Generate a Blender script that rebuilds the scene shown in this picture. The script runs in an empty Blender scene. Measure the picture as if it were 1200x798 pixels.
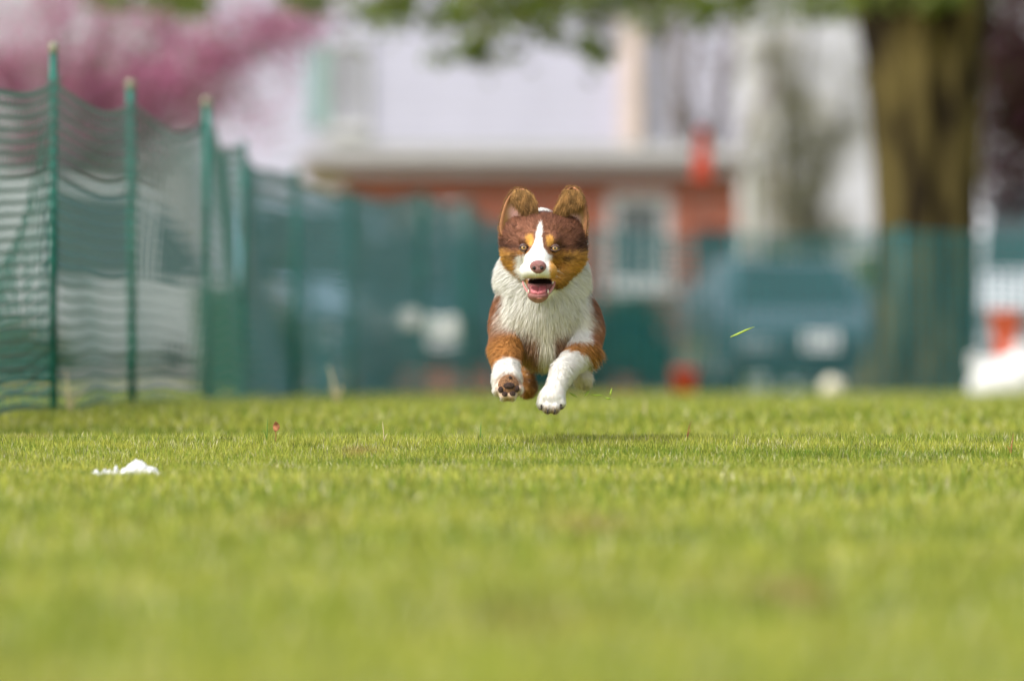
import bpy, bmesh, math, random
import numpy as np
from mathutils import Vector, Matrix
R = math.radians
rng = np.random.default_rng(7)
random.seed(7)
scn = bpy.context.scene
COL = scn.collection

# ------------------------------------------------------------------ camera, sky, sun
ZC = 0.35                 # lens height above the near lawn
FP = 6667.0               # 200 mm lens: focal length in pixels of a 1200 px wide frame
HY = 451.0                # horizon row of the photograph
cam = bpy.data.cameras.new('camera')
cam.lens = 200.0; cam.sensor_width = 36.0
cam.clip_start = 0.1; cam.clip_end = 3000
cam.dof.use_dof = True; cam.dof.focus_distance = 15.0; cam.dof.aperture_fstop = 1.95
camo = bpy.data.objects.new('camera', cam); COL.objects.link(camo)
camo.location = (0, 0, ZC)
camo.rotation_euler = (R(90) + math.atan((HY - 399) / FP), 0, 0)
scn.camera = camo

SUN_EL, SUN_AZ = R(50), R(-128)      # azimuth measured from +Y towards +X
w = bpy.data.worlds.new('World'); scn.world = w; w.use_nodes = True
nt = w.node_tree
bg = nt.nodes['Background']; bg.inputs[1].default_value = 0.125
sky = nt.nodes.new('ShaderNodeTexSky'); sky.sky_type = 'NISHITA'; sky.sun_disc = False
sky.sun_elevation = SUN_EL; sky.sun_rotation = SUN_AZ
sky.dust_density = 3.0; sky.air_density = 1.0; sky.ozone_density = 1.0
hs = nt.nodes.new('ShaderNodeHueSaturation'); hs.inputs['Saturation'].default_value = 0.38
nt.links.new(sky.outputs[0], hs.inputs['Color']); nt.links.new(hs.outputs[0], bg.inputs[0])
sl = bpy.data.lights.new('sun', 'SUN'); sl.energy = 2.1; sl.angle = R(30); sl.color = (1.0, 0.95, 0.87)
so = bpy.data.objects.new('sun', sl); COL.objects.link(so)
sd = Vector((math.sin(SUN_AZ) * math.cos(SUN_EL), math.cos(SUN_AZ) * math.cos(SUN_EL), math.sin(SUN_EL)))
so.rotation_euler = sd.to_track_quat('Z', 'Y').to_euler()
so.location = (0, 0, 20)
scn.view_settings.view_transform = 'Standard'; scn.view_settings.look = 'None'
scn.view_settings.exposure = 0.95; scn.view_settings.gamma = 1.0
scn.cycles.max_bounces = 6; scn.cycles.use_denoising = True
scn.cycles.sample_clamp_indirect = 6.0

# ------------------------------------------------------------------ helpers
def W(u, v, D):           # a spot seen at (u, v) of the photograph and D metres away
    return Vector(((u - 600) / FP * D, D, ZC + (HY - v) / FP * D))

def mat(name, col, rough=0.7, var=0.0, scale=5.0, bump=0.0, metal=0.0, spec=0.5, col2=None, stretch=(1, 1, 1),
        trans=0.0, attr=None, coat=0.0, detail=4.0, emit=0.0):
    m = bpy.data.materials.new(name); m.use_nodes = True
    n = m.node_tree; p = n.nodes['Principled BSDF']; L = n.links.new
    p.inputs['Roughness'].default_value = rough; p.inputs['Metallic'].default_value = metal
    p.inputs['Specular IOR Level'].default_value = spec
    if coat: p.inputs['Coat Weight'].default_value = coat
    out = None
    tc = n.nodes.new('ShaderNodeTexCoord'); mp = n.nodes.new('ShaderNodeMapping')
    mp.inputs['Scale'].default_value = stretch; L(tc.outputs['Object'], mp.inputs[0])
    nz = n.nodes.new('ShaderNodeTexNoise'); nz.inputs['Scale'].default_value = scale
    nz.inputs['Detail'].default_value = detail; L(mp.outputs[0], nz.inputs['Vector'])
    if attr:
        a = n.nodes.new('ShaderNodeAttribute'); a.attribute_name = attr; csrc = a.outputs['Color']
    elif col2 is not None:
        rp = n.nodes.new('ShaderNodeValToRGB')
        rp.color_ramp.elements[0].position = 0.40; rp.color_ramp.elements[1].position = 0.60
        rp.color_ramp.elements[0].color = (*col, 1); rp.color_ramp.elements[1].color = (*col2, 1)
        L(nz.outputs['Fac'], rp.inputs[0]); csrc = rp.outputs[0]
    else:
        c = n.nodes.new('ShaderNodeRGB'); c.outputs[0].default_value = (*col, 1); csrc = c.outputs[0]
    if var:
        mr = n.nodes.new('ShaderNodeMapRange'); mr.inputs[1].default_value = 0.3; mr.inputs[2].default_value = 0.7
        mr.inputs[3].default_value = 1 - var; mr.inputs[4].default_value = 1 + var; L(nz.outputs['Fac'], mr.inputs[0])
        mx = n.nodes.new('ShaderNodeVectorMath'); mx.operation = 'SCALE'
        L(csrc, mx.inputs[0]); L(mr.outputs[0], mx.inputs['Scale']); csrc = mx.outputs[0]
    L(csrc, p.inputs['Base Color'])
    if bump:
        b = n.nodes.new('ShaderNodeBump'); b.inputs['Strength'].default_value = bump; b.inputs['Distance'].default_value = 0.02
        L(nz.outputs['Fac'], b.inputs['Height']); L(b.outputs[0], p.inputs['Normal'])
    if trans:
        t = n.nodes.new('ShaderNodeBsdfTranslucent'); L(csrc, t.inputs[0])
        ms = n.nodes.new('ShaderNodeMixShader'); ms.inputs[0].default_value = trans
        L(p.outputs[0], ms.inputs[1]); L(t.outputs[0], ms.inputs[2])
        L(ms.outputs[0], n.nodes['Material Output'].inputs[0])
    return m

def link(name, me, m=None, parent=None, smooth=False):
    o = bpy.data.objects.new(name, me); COL.objects.link(o)
    if m is not None: me.materials.append(m)
    if parent is not None: o.parent = parent
    if smooth: me.polygons.foreach_set('use_smooth', [True] * len(me.polygons))
    return o

def root(name, loc, label, cat, rz=0.0, group=None):
    o = bpy.data.objects.new(name, None); COL.objects.link(o)
    o.empty_display_size = 0.1; o.location = loc; o.rotation_euler = (0, 0, rz)
    o['label'] = label; o['category'] = cat
    if group: o['group'] = group
    return o

def tag(o, label=None, cat=None, group=None, kind=None):
    if label: o['label'] = label
    if cat: o['category'] = cat
    if group: o['group'] = group
    if kind: o['kind'] = kind
    return o

class MB:
    """collects vertices and faces, then links them as one mesh object"""
    def __init__(s): s.v = []; s.f = []
    def box(s, c, d, rz=0.0, taper=1.0):
        i = len(s.v); cs, sn = math.cos(rz), math.sin(rz)
        for z in (-1, 1):
            k = taper if z > 0 else 1.0
            for x, y in ((-1, -1), (1, -1), (1, 1), (-1, 1)):
                X, Y = x * d[0] / 2 * k, y * d[1] / 2 * k
                s.v.append((c[0] + X * cs - Y * sn, c[1] + X * sn + Y * cs, c[2] + z * d[2] / 2))
        s.f += [(i, i+3, i+2, i+1), (i+4, i+5, i+6, i+7), (i, i+1, i+5, i+4), (i+1, i+2, i+6, i+5), (i+2, i+3, i+7, i+6), (i+3, i, i+4, i+7)]
        return s
    def tube(s, pts, rad, n=8, caps=True, jitter=0.0):
        pts = [Vector(p) for p in pts]; i0 = len(s.v)
        if not hasattr(rad, '__len__'): rad = [rad] * len(pts)
        up = Vector((0.13, 0.99, 0.05)).normalized()
        for k, p in enumerate(pts):
            d = (pts[min(k + 1, len(pts) - 1)] - pts[max(k - 1, 0)]).normalized()
            a = d.cross(up)
            if a.length < 1e-3: a = d.cross(Vector((1, 0, 0)))
            a.normalize(); b = d.cross(a)
            for j in range(n):
                t = 2 * math.pi * j / n; r = rad[k] * (1 + jitter * random.uniform(-1, 1))
                s.v.append(tuple(p + a * (r * math.cos(t)) + b * (r * math.sin(t))))
        for k in range(len(pts) - 1):
            for j in range(n):
                q = i0 + k * n; j2 = (j + 1) % n
                s.f.append((q + j, q + j2, q + n + j2, q + n + j))
        if caps:
            s.f.append(tuple(i0 + j for j in range(n))[::-1])
            s.f.append(tuple(i0 + (len(pts) - 1) * n + j for j in range(n)))
        return s
    def strip(s, pts, wdir, nrm, w, t):
        i0 = len(s.v)
        for p in pts:
            for a, b in ((-1, -1), (1, -1), (1, 1), (-1, 1)):
                s.v.append(tuple(p + wdir * (a * w / 2) + nrm * (b * t / 2)))
        for k in range(len(pts) - 1):
            for j in range(4):
                q = i0 + k * 4; j2 = (j + 1) % 4
                s.f.append((q + j, q + j2, q + 4 + j2, q + 4 + j))
        return s
    def lathe(s, prof, c=(0, 0, 0), n=20, axis='z'):
        i0 = len(s.v)
        for r, h in prof:
            for j in range(n):
                t = 2 * math.pi * j / n; x, y = r * math.cos(t), r * math.sin(t)
                p = (x, y, h) if axis == 'z' else ((h, x, y) if axis == 'x' else (x, h, y))
                s.v.append((c[0] + p[0], c[1] + p[1], c[2] + p[2]))
        for k in range(len(prof) - 1):
            for j in range(n):
                j2 = (j + 1) % n; q = i0 + k * n
                s.f.append((q + j, q + j2, q + n + j2, q + n + j))
        return s
    def ell(s, c, r, n=16, m=10, M=None):
        i0 = len(s.v)
        for k in range(m + 1):
            ph = math.pi * k / m
            for j in range(n):
                t = 2 * math.pi * j / n
                p = Vector((r[0] * math.sin(ph) * math.cos(t), r[1] * math.sin(ph) * math.sin(t), r[2] * math.cos(ph)))
                if M is not None: p = M @ p
                s.v.append(tuple(Vector(c) + p))
        for k in range(m):
            for j in range(n):
                j2 = (j + 1) % n; q = i0 + k * n
                s.f.append((q + j, q + n + j, q + n + j2, q + j2))
        return s
    def poly(s, pts):
        i = len(s.v); s.v += [tuple(p) for p in pts]; s.f.append(tuple(range(i, i + len(pts)))); return s
    def slab(s, pts, off):
        """closed slab: polygon pts thickened by the vector off"""
        i = len(s.v); n = len(pts); off = Vector(off)
        s.v += [tuple(p) for p in pts] + [tuple(Vector(p) + off) for p in pts]
        s.f.append(tuple(range(i, i + n))); s.f.append(tuple(range(i + n, i + 2 * n))[::-1])
        for k in range(n):
            k2 = (k + 1) % n; s.f.append((i + k, i + n + k, i + n + k2, i + k2))
        return s
    def build(s, name, m, parent=None, smooth=False, bevel=0.0):
        me = bpy.data.meshes.new(name); me.from_pydata(s.v, [], s.f); me.validate(); 
        bm = bmesh.new(); bm.from_mesh(me); bmesh.ops.recalc_face_normals(bm, faces=bm.faces)
        bm.to_mesh(me); bm.free(); me.update()
        o = link(name, me, m, parent, smooth)
        if bevel:
            b = o.modifiers.new('bevel', 'BEVEL'); b.width = bevel; b.segments = 3; b.limit_method = 'ANGLE'
        return o

def np_mesh(name, V, F, m=None, parent=None, colors=None, smooth=False, tri=None):
    """V (n,3); F (k,4) quads, tri (j,3) triangles"""
    me = bpy.data.meshes.new(name)
    nq = 0 if F is None else len(F); ntr = 0 if tri is None else len(tri)
    me.vertices.add(len(V)); me.vertices.foreach_set('co', np.asarray(V, np.float32).ravel())
    idx = []; st = []
    if nq: idx.append(F.ravel()); st.append(np.arange(nq) * 4)
    if ntr: idx.append(tri.ravel()); st.append(nq * 4 + np.arange(ntr) * 3)
    idx = np.concatenate(idx).astype(np.int32); st = np.concatenate(st).astype(np.int32)
    me.loops.add(len(idx)); me.loops.foreach_set('vertex_index', idx)
    me.polygons.add(nq + ntr); me.polygons.foreach_set('loop_start', st)
    if colors is not None:
        a = me.color_attributes.new('Col', 'FLOAT_COLOR', 'POINT')
        c4 = np.ones((len(V), 4), np.float32); c4[:, :3] = colors; a.data.foreach_set('color', c4.ravel())
    if smooth: me.polygons.foreach_set('use_smooth', np.ones(nq + ntr, bool))
    me.update(calc_edges=True)
    return link(name, me, m, parent)

def sst(x, a, b):
    t = np.clip((np.asarray(x, float) - a) / (b - a), 0, 1); return t * t * (3 - 2 * t)

def wob(x, y, s=1.0, seed=0.0):     # cheap smooth noise in -1..1
    x = np.asarray(x) * s; y = np.asarray(y) * s
    return (np.sin(1.3 * x + 2.1 * y + seed) + np.sin(-2.7 * x + 1.1 * y + 1.7 * seed + 1) + np.sin(3.9 * x + 3.3 * y + seed * .3 + 2)
            + np.sin(-1.9 * x - 4.7 * y + seed * 2.2 + 4)) / 4

# ------------------------------------------------------------------ ground
HD = np.array([0, 5, 7, 8, 10, 12, 12.8, 13.3, 13.7, 14.3, 14.8, 15.3, 15.7, 16.3, 17.0, 18, 19, 21, 25, 34, 44, 60, 100, 400, 2500], float)
HH = np.array([.34, .330, .318, .300, .262, .225, .207, .188, .203, .178, .143, .112, .132, .168, .175, .14, .078, .066, .070, .080, .084, .088, .09, .1, .3], float)
def ground_z(x, y):
    x = np.asarray(x, float); y = np.asarray(y, float)
    h = sum(np.interp(y + d + 0.12 * wob(x, y * 0, 1.1), HD, HH) for d in (-.24, -.08, .08, .24)) / 4
    bank = 0.22 * sst(y, 46, 53) * sst(-x, 1.7, 2.8)
    amp = np.where(y < 30, 0.006, 0.006 + np.clip(y - 60, 0, 200) * 0.0003)
    return ZC - 0.030 - h + bank + amp * wob(x, y, 0.9)
def gz(x, y): return float(ground_z(x, y))

def sheet(name, xs, ys, dz, m):
    X, Y = np.meshgrid(xs, ys); Z = ground_z(X, Y) + dz
    V = np.stack([X, Y, Z], -1).reshape(-1, 3); nx, ny = len(xs), len(ys)
    I = np.arange(nx * ny).reshape(ny, nx)
    F = np.stack([I[:-1, :-1], I[:-1, 1:], I[1:, 1:], I[1:, :-1]], -1).reshape(-1, 4)
    o = np_mesh(name, V, F, m, smooth=True); tag(o, kind='structure'); return o

def lawn_mat():
    m = bpy.data.materials.new('lawn_soil_and_thatch'); m.use_nodes = True
    n = m.node_tree; L = n.links.new; p = n.nodes['Principled BSDF']
    p.inputs['Roughness'].default_value = 0.9; p.inputs['Specular IOR Level'].default_value = 0.125
    tc = n.nodes.new('ShaderNodeTexCoord')
    a = n.nodes.new('ShaderNodeTexNoise'); a.inputs['Scale'].default_value = 1.4; a.inputs['Detail'].default_value = 5
    b = n.nodes.new('ShaderNodeTexNoise'); b.inputs['Scale'].default_value = 40; b.inputs['Detail'].default_value = 6
    L(tc.outputs['Object'], a.inputs[0]); L(tc.outputs['Object'], b.inputs[0])
    r1 = n.nodes.new('ShaderNodeValToRGB'); r1.color_ramp.elements[0].position = .38; r1.color_ramp.elements[1].position = .62
    r1.color_ramp.elements[0].color = (.22, .25, .02, 1); r1.color_ramp.elements[1].color = (.33, .33, .045, 1)
    L(a.outputs['Fac'], r1.inputs[0])
    r2 = n.nodes.new('ShaderNodeValToRGB'); r2.color_ramp.elements[0].position = .3; r2.color_ramp.elements[1].position = .75
    r2.color_ramp.elements[0].color = (.55, .55, .5, 1); r2.color_ramp.elements[1].color = (1.35, 1.3, 1.3, 1)
    L(b.outputs['Fac'], r2.inputs[0])
    mx = n.nodes.new('ShaderNodeVectorMath'); mx.operation = 'MULTIPLY'
    L(r1.outputs[0], mx.inputs[0]); L(r2.outputs[0], mx.inputs[1]); L(mx.outputs[0], p.inputs['Base Color'])
    bp = n.nodes.new('ShaderNodeBump'); bp.inputs['Strength'].default_value = .8; bp.inputs['Distance'].default_value = .03
    L(b.outputs['Fac'], bp.inputs['Height']); L(bp.outputs[0], p.inputs['Normal'])
    return m
xs = np.concatenate([[-1200, -500, -200, -90, -50], np.linspace(-30, -5, 26), np.linspace(-4.8, 4.8, 97), np.linspace(5, 30, 26), [50, 90, 200, 500, 1200]])
ys = np.concatenate([[-60, -20, -5, 0], np.arange(1, 24, .1), np.arange(24, 60, .5), np.arange(60, 160, 4), [200, 300, 450, 700, 1100, 1700, 2500]])
sheet('lawn_ground', xs, ys, 0, lawn_mat())
M_asph = mat('worn_pale_asphalt', (.22, .20, .18), .9, .25, 3, .2)
sheet('parking_lot', np.linspace(-22, 22, 120), np.arange(49.0, 71.5, .5), 0.004, M_asph)

# grass blades
def grass_color(x, y, n):
    pat = wob(x * .4, y * 1.6, 1.7, 3) * .75 + wob(x, y * 1.3, 5.1, 1) * .4 + .35 * wob(x, y, 13, 2) + .5 * np.exp(-((y - 13.3) / .25) ** 2)
    t = np.clip(.5 + .5 * pat + rng.normal(0, .28, n), 0, 1)[:, None]
    c = (1 - t) * np.array([.13, .225, .020]) + t * np.array([.52, .51, .10])
    s = rng.random(n) < .05 + .16 * sst(wob(x, y, 4.3, 8), .25, .6); dkt = (wob(x, y, 7.7, 4) > .5) & (rng.random(n) < .6); c[dkt] = c[dkt] * .55
    c[s] = np.array([.74, .70, .42]) * rng.uniform(.6, 1.1, (s.sum(), 1))
    # worn patches with a place of their own
    for (u, v, D, ru, rd, k) in ((930, 672, 8.35, .055, .35, .75), (690, 604, 10.7, .08, .35, .5), (345, 600, 10.8, .06, .3, .4), (420, 531, 14.75, .05, .12, .6), (620, 700, 7.8, .1, .4, .3), (820, 675, 8.6, .05, .3, .2), (40, 521, 15.4, .06, .12, .5)):
        q = ((x - (u - 600) / FP * D) / ru) ** 2 + ((y - D) / rd) ** 2
        kk = (np.exp(-q) * k)[:, None]
        c = c * (1 - kk) + kk * np.array([.33, .19, .10])
    return c * rng.uniform(.65, 1.35, (n, 1))

def blades(name, y0, y1, dens, L0, L1, wd, m, spread=.35, keep=None, bend=.55):
    wy = lambda y: .093 * y + spread
    n = int(dens * (y1 - y0) * (wy(y0) + wy(y1)))
    y = rng.uniform(y0, y1, int(n * 1.3)); ok = rng.random(len(y)) < wy(y) / wy(y1); y = y[ok]; n = len(y)
    x = rng.uniform(-1, 1, n) * wy(y)
    cl = .5 + .5 * wob(x, y, 9, 5)
    ln = rng.uniform(L0, L1, n) * (.75 + .5 * cl) * np.exp(rng.normal(0, .12, n))
    az = rng.uniform(0, 2 * np.pi, n); ti = np.abs(rng.normal(0, .38, n)) + .08
    dx, dy = np.cos(az), np.sin(az)
    z = ground_z(x, y) - .003
    wdt = wd * rng.uniform(.7, 1.3, n)
    fa = rng.uniform(0, 2 * np.pi, n); fx, fy = np.cos(fa) * wdt / 2, np.sin(fa) * wdt / 2
    b = np.stack([x, y, z], -1); f = np.stack([fx, fy, np.zeros(n)], -1)
    mid = b + np.stack([dx * ln * .5 * np.sin(ti), dy * ln * .5 * np.sin(ti), ln * .55 * np.cos(ti * .7)], -1)
    tb = np.minimum(ti * (1 + bend * rng.random(n) * 2), 1.45)
    tip = mid + np.stack([dx * ln * .5 * np.sin(tb), dy * ln * .5 * np.sin(tb), ln * .5 * np.cos(tb)], -1)
    V = np.stack([b - f, b + f, mid + f * .8, mid - f * .8, tip], 1).reshape(-1, 3)
    i = np.arange(n)[:, None] * 5
    F = i + np.array([[0, 1, 2, 3]]); T = i + np.array([[3, 2, 4]])
    c = grass_color(x, y, n); c = np.repeat(c, 5, 0)
    return tag(np_mesh(name, V, F, m, colors=c, tri=T), kind='stuff')
M_blade = mat('living_grass_blade', (1, 1, 1), .5, attr='Col', trans=.45, spec=.28)
tag(blades('grass', 4.6, 13.2, 3300, .024, .046, .0045, M_blade), 'blurred short lawn grass in the near foreground')
tag(blades('grass', 13.2, 17.6, 17500, .013, .027, .0020, M_blade), 'crisp short grass on the low ridge below the dog')
tag(blades('grass', 17.6, 26, 2700, .022, .045, .005, M_blade), 'soft blurred grass behind the ridge')
tag(blades('grass', 26, 47, 520, .035, .06, .012, M_blade, spread=.6), 'pale lawn grass running up to the far netting')

def sprig(name, u, D, h, lean, m, label, cat='grass', group=None, n=3, wdt=.003):
    x = (u - 600) / FP * D; z = gz(x, D); r = root(name, (x, D, z), label, cat, group=group)
    for k in range(n):
        mb = MB(); a = random.uniform(0, 6.28) if k else 0; hh = h * (1 if k == 0 else random.uniform(.35, .65)); l = lean if k == 0 else random.uniform(.2, .6) * hh
        pts = [(math.cos(a) * l * t * t, math.sin(a) * l * t * t, hh * t) for t in (0, .35, .7, 1)]
        mb.tube(pts, [wdt / 2, wdt / 2, wdt / 2.4, wdt / 8], 5); mb.build('blade', m, r, True)
    return r
M_gr = mat('fresh_green_stem', (.10, .24, .02), .5, .2, 60)
M_straw = mat('dry_straw', (.5, .43, .25), .8, .2, 60)
M_brn = mat('dry_brown_leaf', (.33, .13, .05), .8, .35, 90, .3)
sprig('grass_tuft', 563, 15.22, .055, .002, M_gr, 'single upright green blade taller than the lawn below the dog', n=2)
sprig('grass_tuft', 313, 15.25, .062, .001, M_gr, 'thin green blade standing beside the brown curled leaf', n=2)
sprig('dry_weed', 450, 15.1, .058, -.004, M_straw, 'pale dry forked stem standing in the crisp grass band', n=3)
sprig('dry_weed', 805, 15.25, .055, .012, M_brn, 'reddish brown dry stem on the grass ridge right of the dog', n=3)
sprig('dry_weed', 1185, 14.6, .06, .006, M_brn, 'brown dry stem at the right end of the crisp grass band', n=3)
sprig('seed_stalk', 81, 19.2, .16, -.012, M_straw, 'pale seed stalk at the foot of the first netting post', 'plant', n=4, wdt=.008)
sprig('seed_stalk', 394, 21.5, .17, -.03, M_straw, 'pale bent seed stalk left of the dog near the netting', 'plant', n=4, wdt=.01)
sprig('seed_stalk', 756, 19.0, .07, .0, M_straw, 'short pale stalk right of the dog behind the ridge', 'plant', n=3, wdt=.006)
# brown curled leaf on a stem
x = (323 - 600) / FP * 15.2; r = root('dry_leaf', (x, 15.2, gz(x, 15.2)), 'small curled brown leaf sticking up out of the crisp grass', 'leaf')
MB().tube([(0, 0, 0), (.001, 0, .02), (0, 0, .034)], .0012, 5).build('stem', M_brn, r)
mb = MB(); P = []
for i in range(7):
    t = i / 6; wd = .0085 * math.sin(math.pi * min(1, t * .92 + .06)) + .001
    for s in (-1, 0, 1): P.append((s * wd + .002 * math.sin(3 * t), -.004 * abs(s) + .006 * math.sin(2.5 * t), .030 + .027 * t))
mb.v = P; mb.f = [(3*i+j, 3*i+j+1, 3*i+j+4, 3*i+j+3) for i in range(6) for j in range(2)]
o = mb.build('leaf_blade', M_brn, r, True); so_ = o.modifiers.new('s', 'SOLIDIFY'); so_.thickness = .0008

# torn white scraps
M_wht = mat('crumpled_white_tissue', (.70, .70, .72), .7, .04, 60, .3)
def scrap(u, v, D, wpx, hpx, label, seed, peaks):
    x = (u - 600) / FP * D; z0 = gz(x, D) + .006
    rr = np.random.default_rng(seed); wm, hm = wpx / FP * D / 2, hpx / FP * D
    n = 30; m_ = 14; V = []
    for j in range(m_):
        for i in range(n):
            s = i / (n - 1) * 2 - 1; t = j / (m_ - 1) * 2 - 1
            hgt = max([p[1] * max(0, 1 - abs(s - p[0]) / p[2]) ** .8 for p in peaks]) * (1 - t * t) ** .5
            hgt *= 1 + .08 * rr.normal()
            V.append((s * wm + rr.normal() * .001, t * .03 + rr.normal() * .001, hgt * hm + (0 if abs(t) < .99 and abs(s) < .99 else -.006)))
    F = [(j*n+i, j*n+i+1, (j+1)*n+i+1, (j+1)*n+i) for j in range(m_-1) for i in range(n-1)]
    mb = MB(); mb.v = V; mb.f = F; o = mb.build('paper_scrap', M_wht, None); o.location = (x, D, z0)
    s2 = o.modifiers.new('s', 'SOLIDIFY'); s2.thickness = .0015
    tag(o, label, 'litter', 'torn white scraps on the lawn'); return o
scrap(124, 541, 13.75, 32, 15, 'smaller torn white scrap with two points, left one on the grass', 3, [(-.7, .6, .5), (-.1, .65, .4), (.75, 1, .28), (.3, .6, .5)])
scrap(165, 541, 13.75, 52, 21, 'larger domed white scrap lying on the grass, right of the small one', 5, [(-.15, 1, .95), (.5, .6, .5), (-.7, .45, .4)])

# grass clippings thrown up by the paws
def clipping(u, v, D, ln, ang, label, grp=None):
    p = W(u, v, D); mb = MB(); px = D / FP
    pts = [Vector((math.cos(ang) * t * ln * px, 0.004 * t, math.sin(ang) * t * ln * px + .003 * math.sin(3 * t))) for t in (-.5, -.2, .15, .5)]
    mb.tube(pts, [.0012, .0028, .0026, .0004], 5); o = mb.build('grass_clipping', M_gr2, None, True); o.location = p
    tag(o, label, 'grass clipping', grp); return o
M_gr2 = mat('cut_grass', (.30, .42, .04), .5, .2, 60)
clipping(870, 389, 14.9, 30, .32, 'lone green grass clipping flying in the air well right of the dog')
for (u, v, l, a, t_) in ((700, 463, 16, -.25, 'longest grass clipping kicked up right of the lower front paw'), (713, 467, 9, -.6, 'grass clipping at the lower right end of the kicked up ones'), (688, 461, 7, .5, 'short rising grass clipping just under the raised hind paw'),
        (672, 463, 12, -.7, 'grass clipping closest to the lower front paw, sloping down'), (716, 459, 6, 1.2, 'smallest grass clipping, nearly upright, at the right of the kicked up ones')):
    clipping(u, v, 15.05, l, a, t_, 'grass clippings kicked up behind the front paw')

# ------------------------------------------------------------------ netting fences
M_net = mat('green_plastic_netting', (.005, .10, .085), .45, .12, 2, spec=.5)
M_net2 = mat('teal_plastic_netting', (.003, .105, .12), .5, .12, 2, spec=.4)
M_post = mat('green_painted_steel_post', (.010, .125, .095), .6, .45, 7, .2, spec=.3)
M_cap = mat('cream_post_cap', (.24, .24, .17), .6, .15, 20)
def net_bay(A, B, zt0, zt1, parent, m, sag=.05, belly=.05, pitch=.048, vp=.06, th=.009, tv=.006, seed=0, wave=.02):
    A = Vector(A); B = Vector(B); d = B - A; ln = math.hypot(d.x, d.y); nseg = max(8, int(ln / .12)); nrm = Vector((-d.y, d.x, 0)).normalized()
    def P(s, k):        # s along the bay, k 0..1 from bottom to top
        p = A + d * s; base = gz(p.x, p.y) + .03; top = (zt0 * (1 - s) + zt1 * s) - sag * 4 * s * (1 - s) * k
        z = base + (top - base) * k
        z += wave * math.sin(6.3 * s * ln / 1.6 + 3.1 * k + seed) * s * (1 - s) * 4
        off = belly * 4 * s * (1 - s) * math.sin(2.4 * k + .4 + seed * .7) + .02 * math.sin(5 * s + 4 * k + seed)
        q = p + nrm * off; q.z = z; return q
    mb = MB(); H = (zt0 + zt1) / 2 - gz(A.x, A.y); nh = int(H / pitch)
    for i in range(nh + 1):
        k = i / nh; mb.strip([P(j / nseg, k) for j in range(nseg + 1)], Vector((0, 0, 1)), nrm, th * (1.6 if i in (0, nh) else 1), .002)
    nv = int(ln / vp)
    for j in range(nv + 1):
        s = j / nv; mb.strip([P(s, k / 6) for k in range(7)], Vector((d.x, d.y, 0)) / ln, nrm, tv, .002)
    return mb.build('net_panel', m, parent)
def post(x, y, top, parent, r=.017, cap=True, lean=(0, 0), m=None):
    z = gz(x, y) - .08; mb = MB(); mb.tube([(x, y, z), (x + lean[0] * .5, y + lean[1] * .5, (z + top) / 2), (x + lean[0], y + lean[1], top - (.03 if cap else 0))], r, 10)
    p = mb.build('post', m or M_post, parent, True)
    if cap:
        mb = MB(); mb.lathe([(0, .006), (r * .8, .005), (r * 1.15, 0), (r * 1.1, -.03), (0, -.036)], (x + lean[0], y + lean[1], top), 12)
        mb.build('cap', M_cap, p, True)
    return p
# lane-side fence running away from the camera on the left
def fz(v, D): return ZC + (HY - v) / FP * D
FP_ = [(-75, 17.4, 30, 80), (63, 19.5, 52, 90), (155, 21.6, 95, 122), (243, 23.2, 116, 146), (283, 26.6, 166, 172), (345, 30.0, 200, 206), (410, 34.2, 226, 228), (494, 38.6, 226, 230), (549, 41.6, 232, 238), (600, 43.6, 255, 262)]
fr = root('netting_fence', (0, 0, 0), 'green netting fence on steel posts running away along the left of the lawn', 'fence')
fr.location = (W(63, 465, 19.5).x, 19.5, gz(W(63, 465, 19.5).x, 19.5))
bpy.context.view_layer.update()
prev = None
fence_parts = []
for i, (u, D, vt, vn) in enumerate(FP_):
    x = (u - 600) / FP * D
    fence_parts.append(post(x, D, fz(vt, D), None, .0135 if i < 2 else .016 if i < 5 else .021, cap=i < 4, lean=(random.uniform(-.01, .01), 0)))
    if prev:
        (px_, pD, pvn) = prev
        fence_parts.append(net_bay((px_, pD, 0), (x, D, 0), fz(pvn, pD), fz(vn, D), None, M_net if i < 5 else M_net2, sag=.07 if i < 4 else .05,
                 belly=random.uniform(-.05, .07), seed=i * 1.7, th=.012 if i < 5 else (.015, .021)[i % 2], tv=.013 if i < 5 else (.018, .026)[i % 2], wave=.008))
    prev = (x, D, vn)
for o in fence_parts:
    o.parent = fr; o.location = -fr.location
# loose panel leaning behind the first post
A_ = W(58, 450, 19.7); B_ = W(-30, 450, 20.6)
o = net_bay((A_.x, 19.7, 0), (B_.x, 20.6, 0), fz(130, 19.7), fz(330, 20.6), None, M_net, sag=.1, belly=.05, seed=3, wave=.05); o.parent = fr; o.location = -fr.location
# far cross fence
f2 = root('netting_fence', (0, 0, 0), 'far green netting fence crossing behind the lawn from the dog to the right edge', 'fence')
f2.location = (W(700, 458, 44).x, 44, gz(W(700, 458, 44).x, 44))
us = [600, 697, 862, 1056, 1262, 1460]; tops = [262, 272, 276, 272, 278, 280]
parts = []
for i, (u, vt) in enumerate(zip(us, tops)):
    D = 43.6 + .25 * i; x = (u - 600) / FP * D
    if i: parts.append(post(x, D, fz(vt - 6, D), None, .02, cap=False, m=M_net2))
    if i:
        parts.append(net_bay(((us[i-1] - 600) / FP * (D - .25), D - .25, 0), (x, D, 0), fz(tops[i-1], D), fz(vt, D), None, M_net2, sag=.035, belly=.05, pitch=.058, vp=.078, th=.017, tv=.021, seed=i * 2.3, wave=.012))
for o in parts: o.parent = f2; o.location = -f2.location

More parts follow.
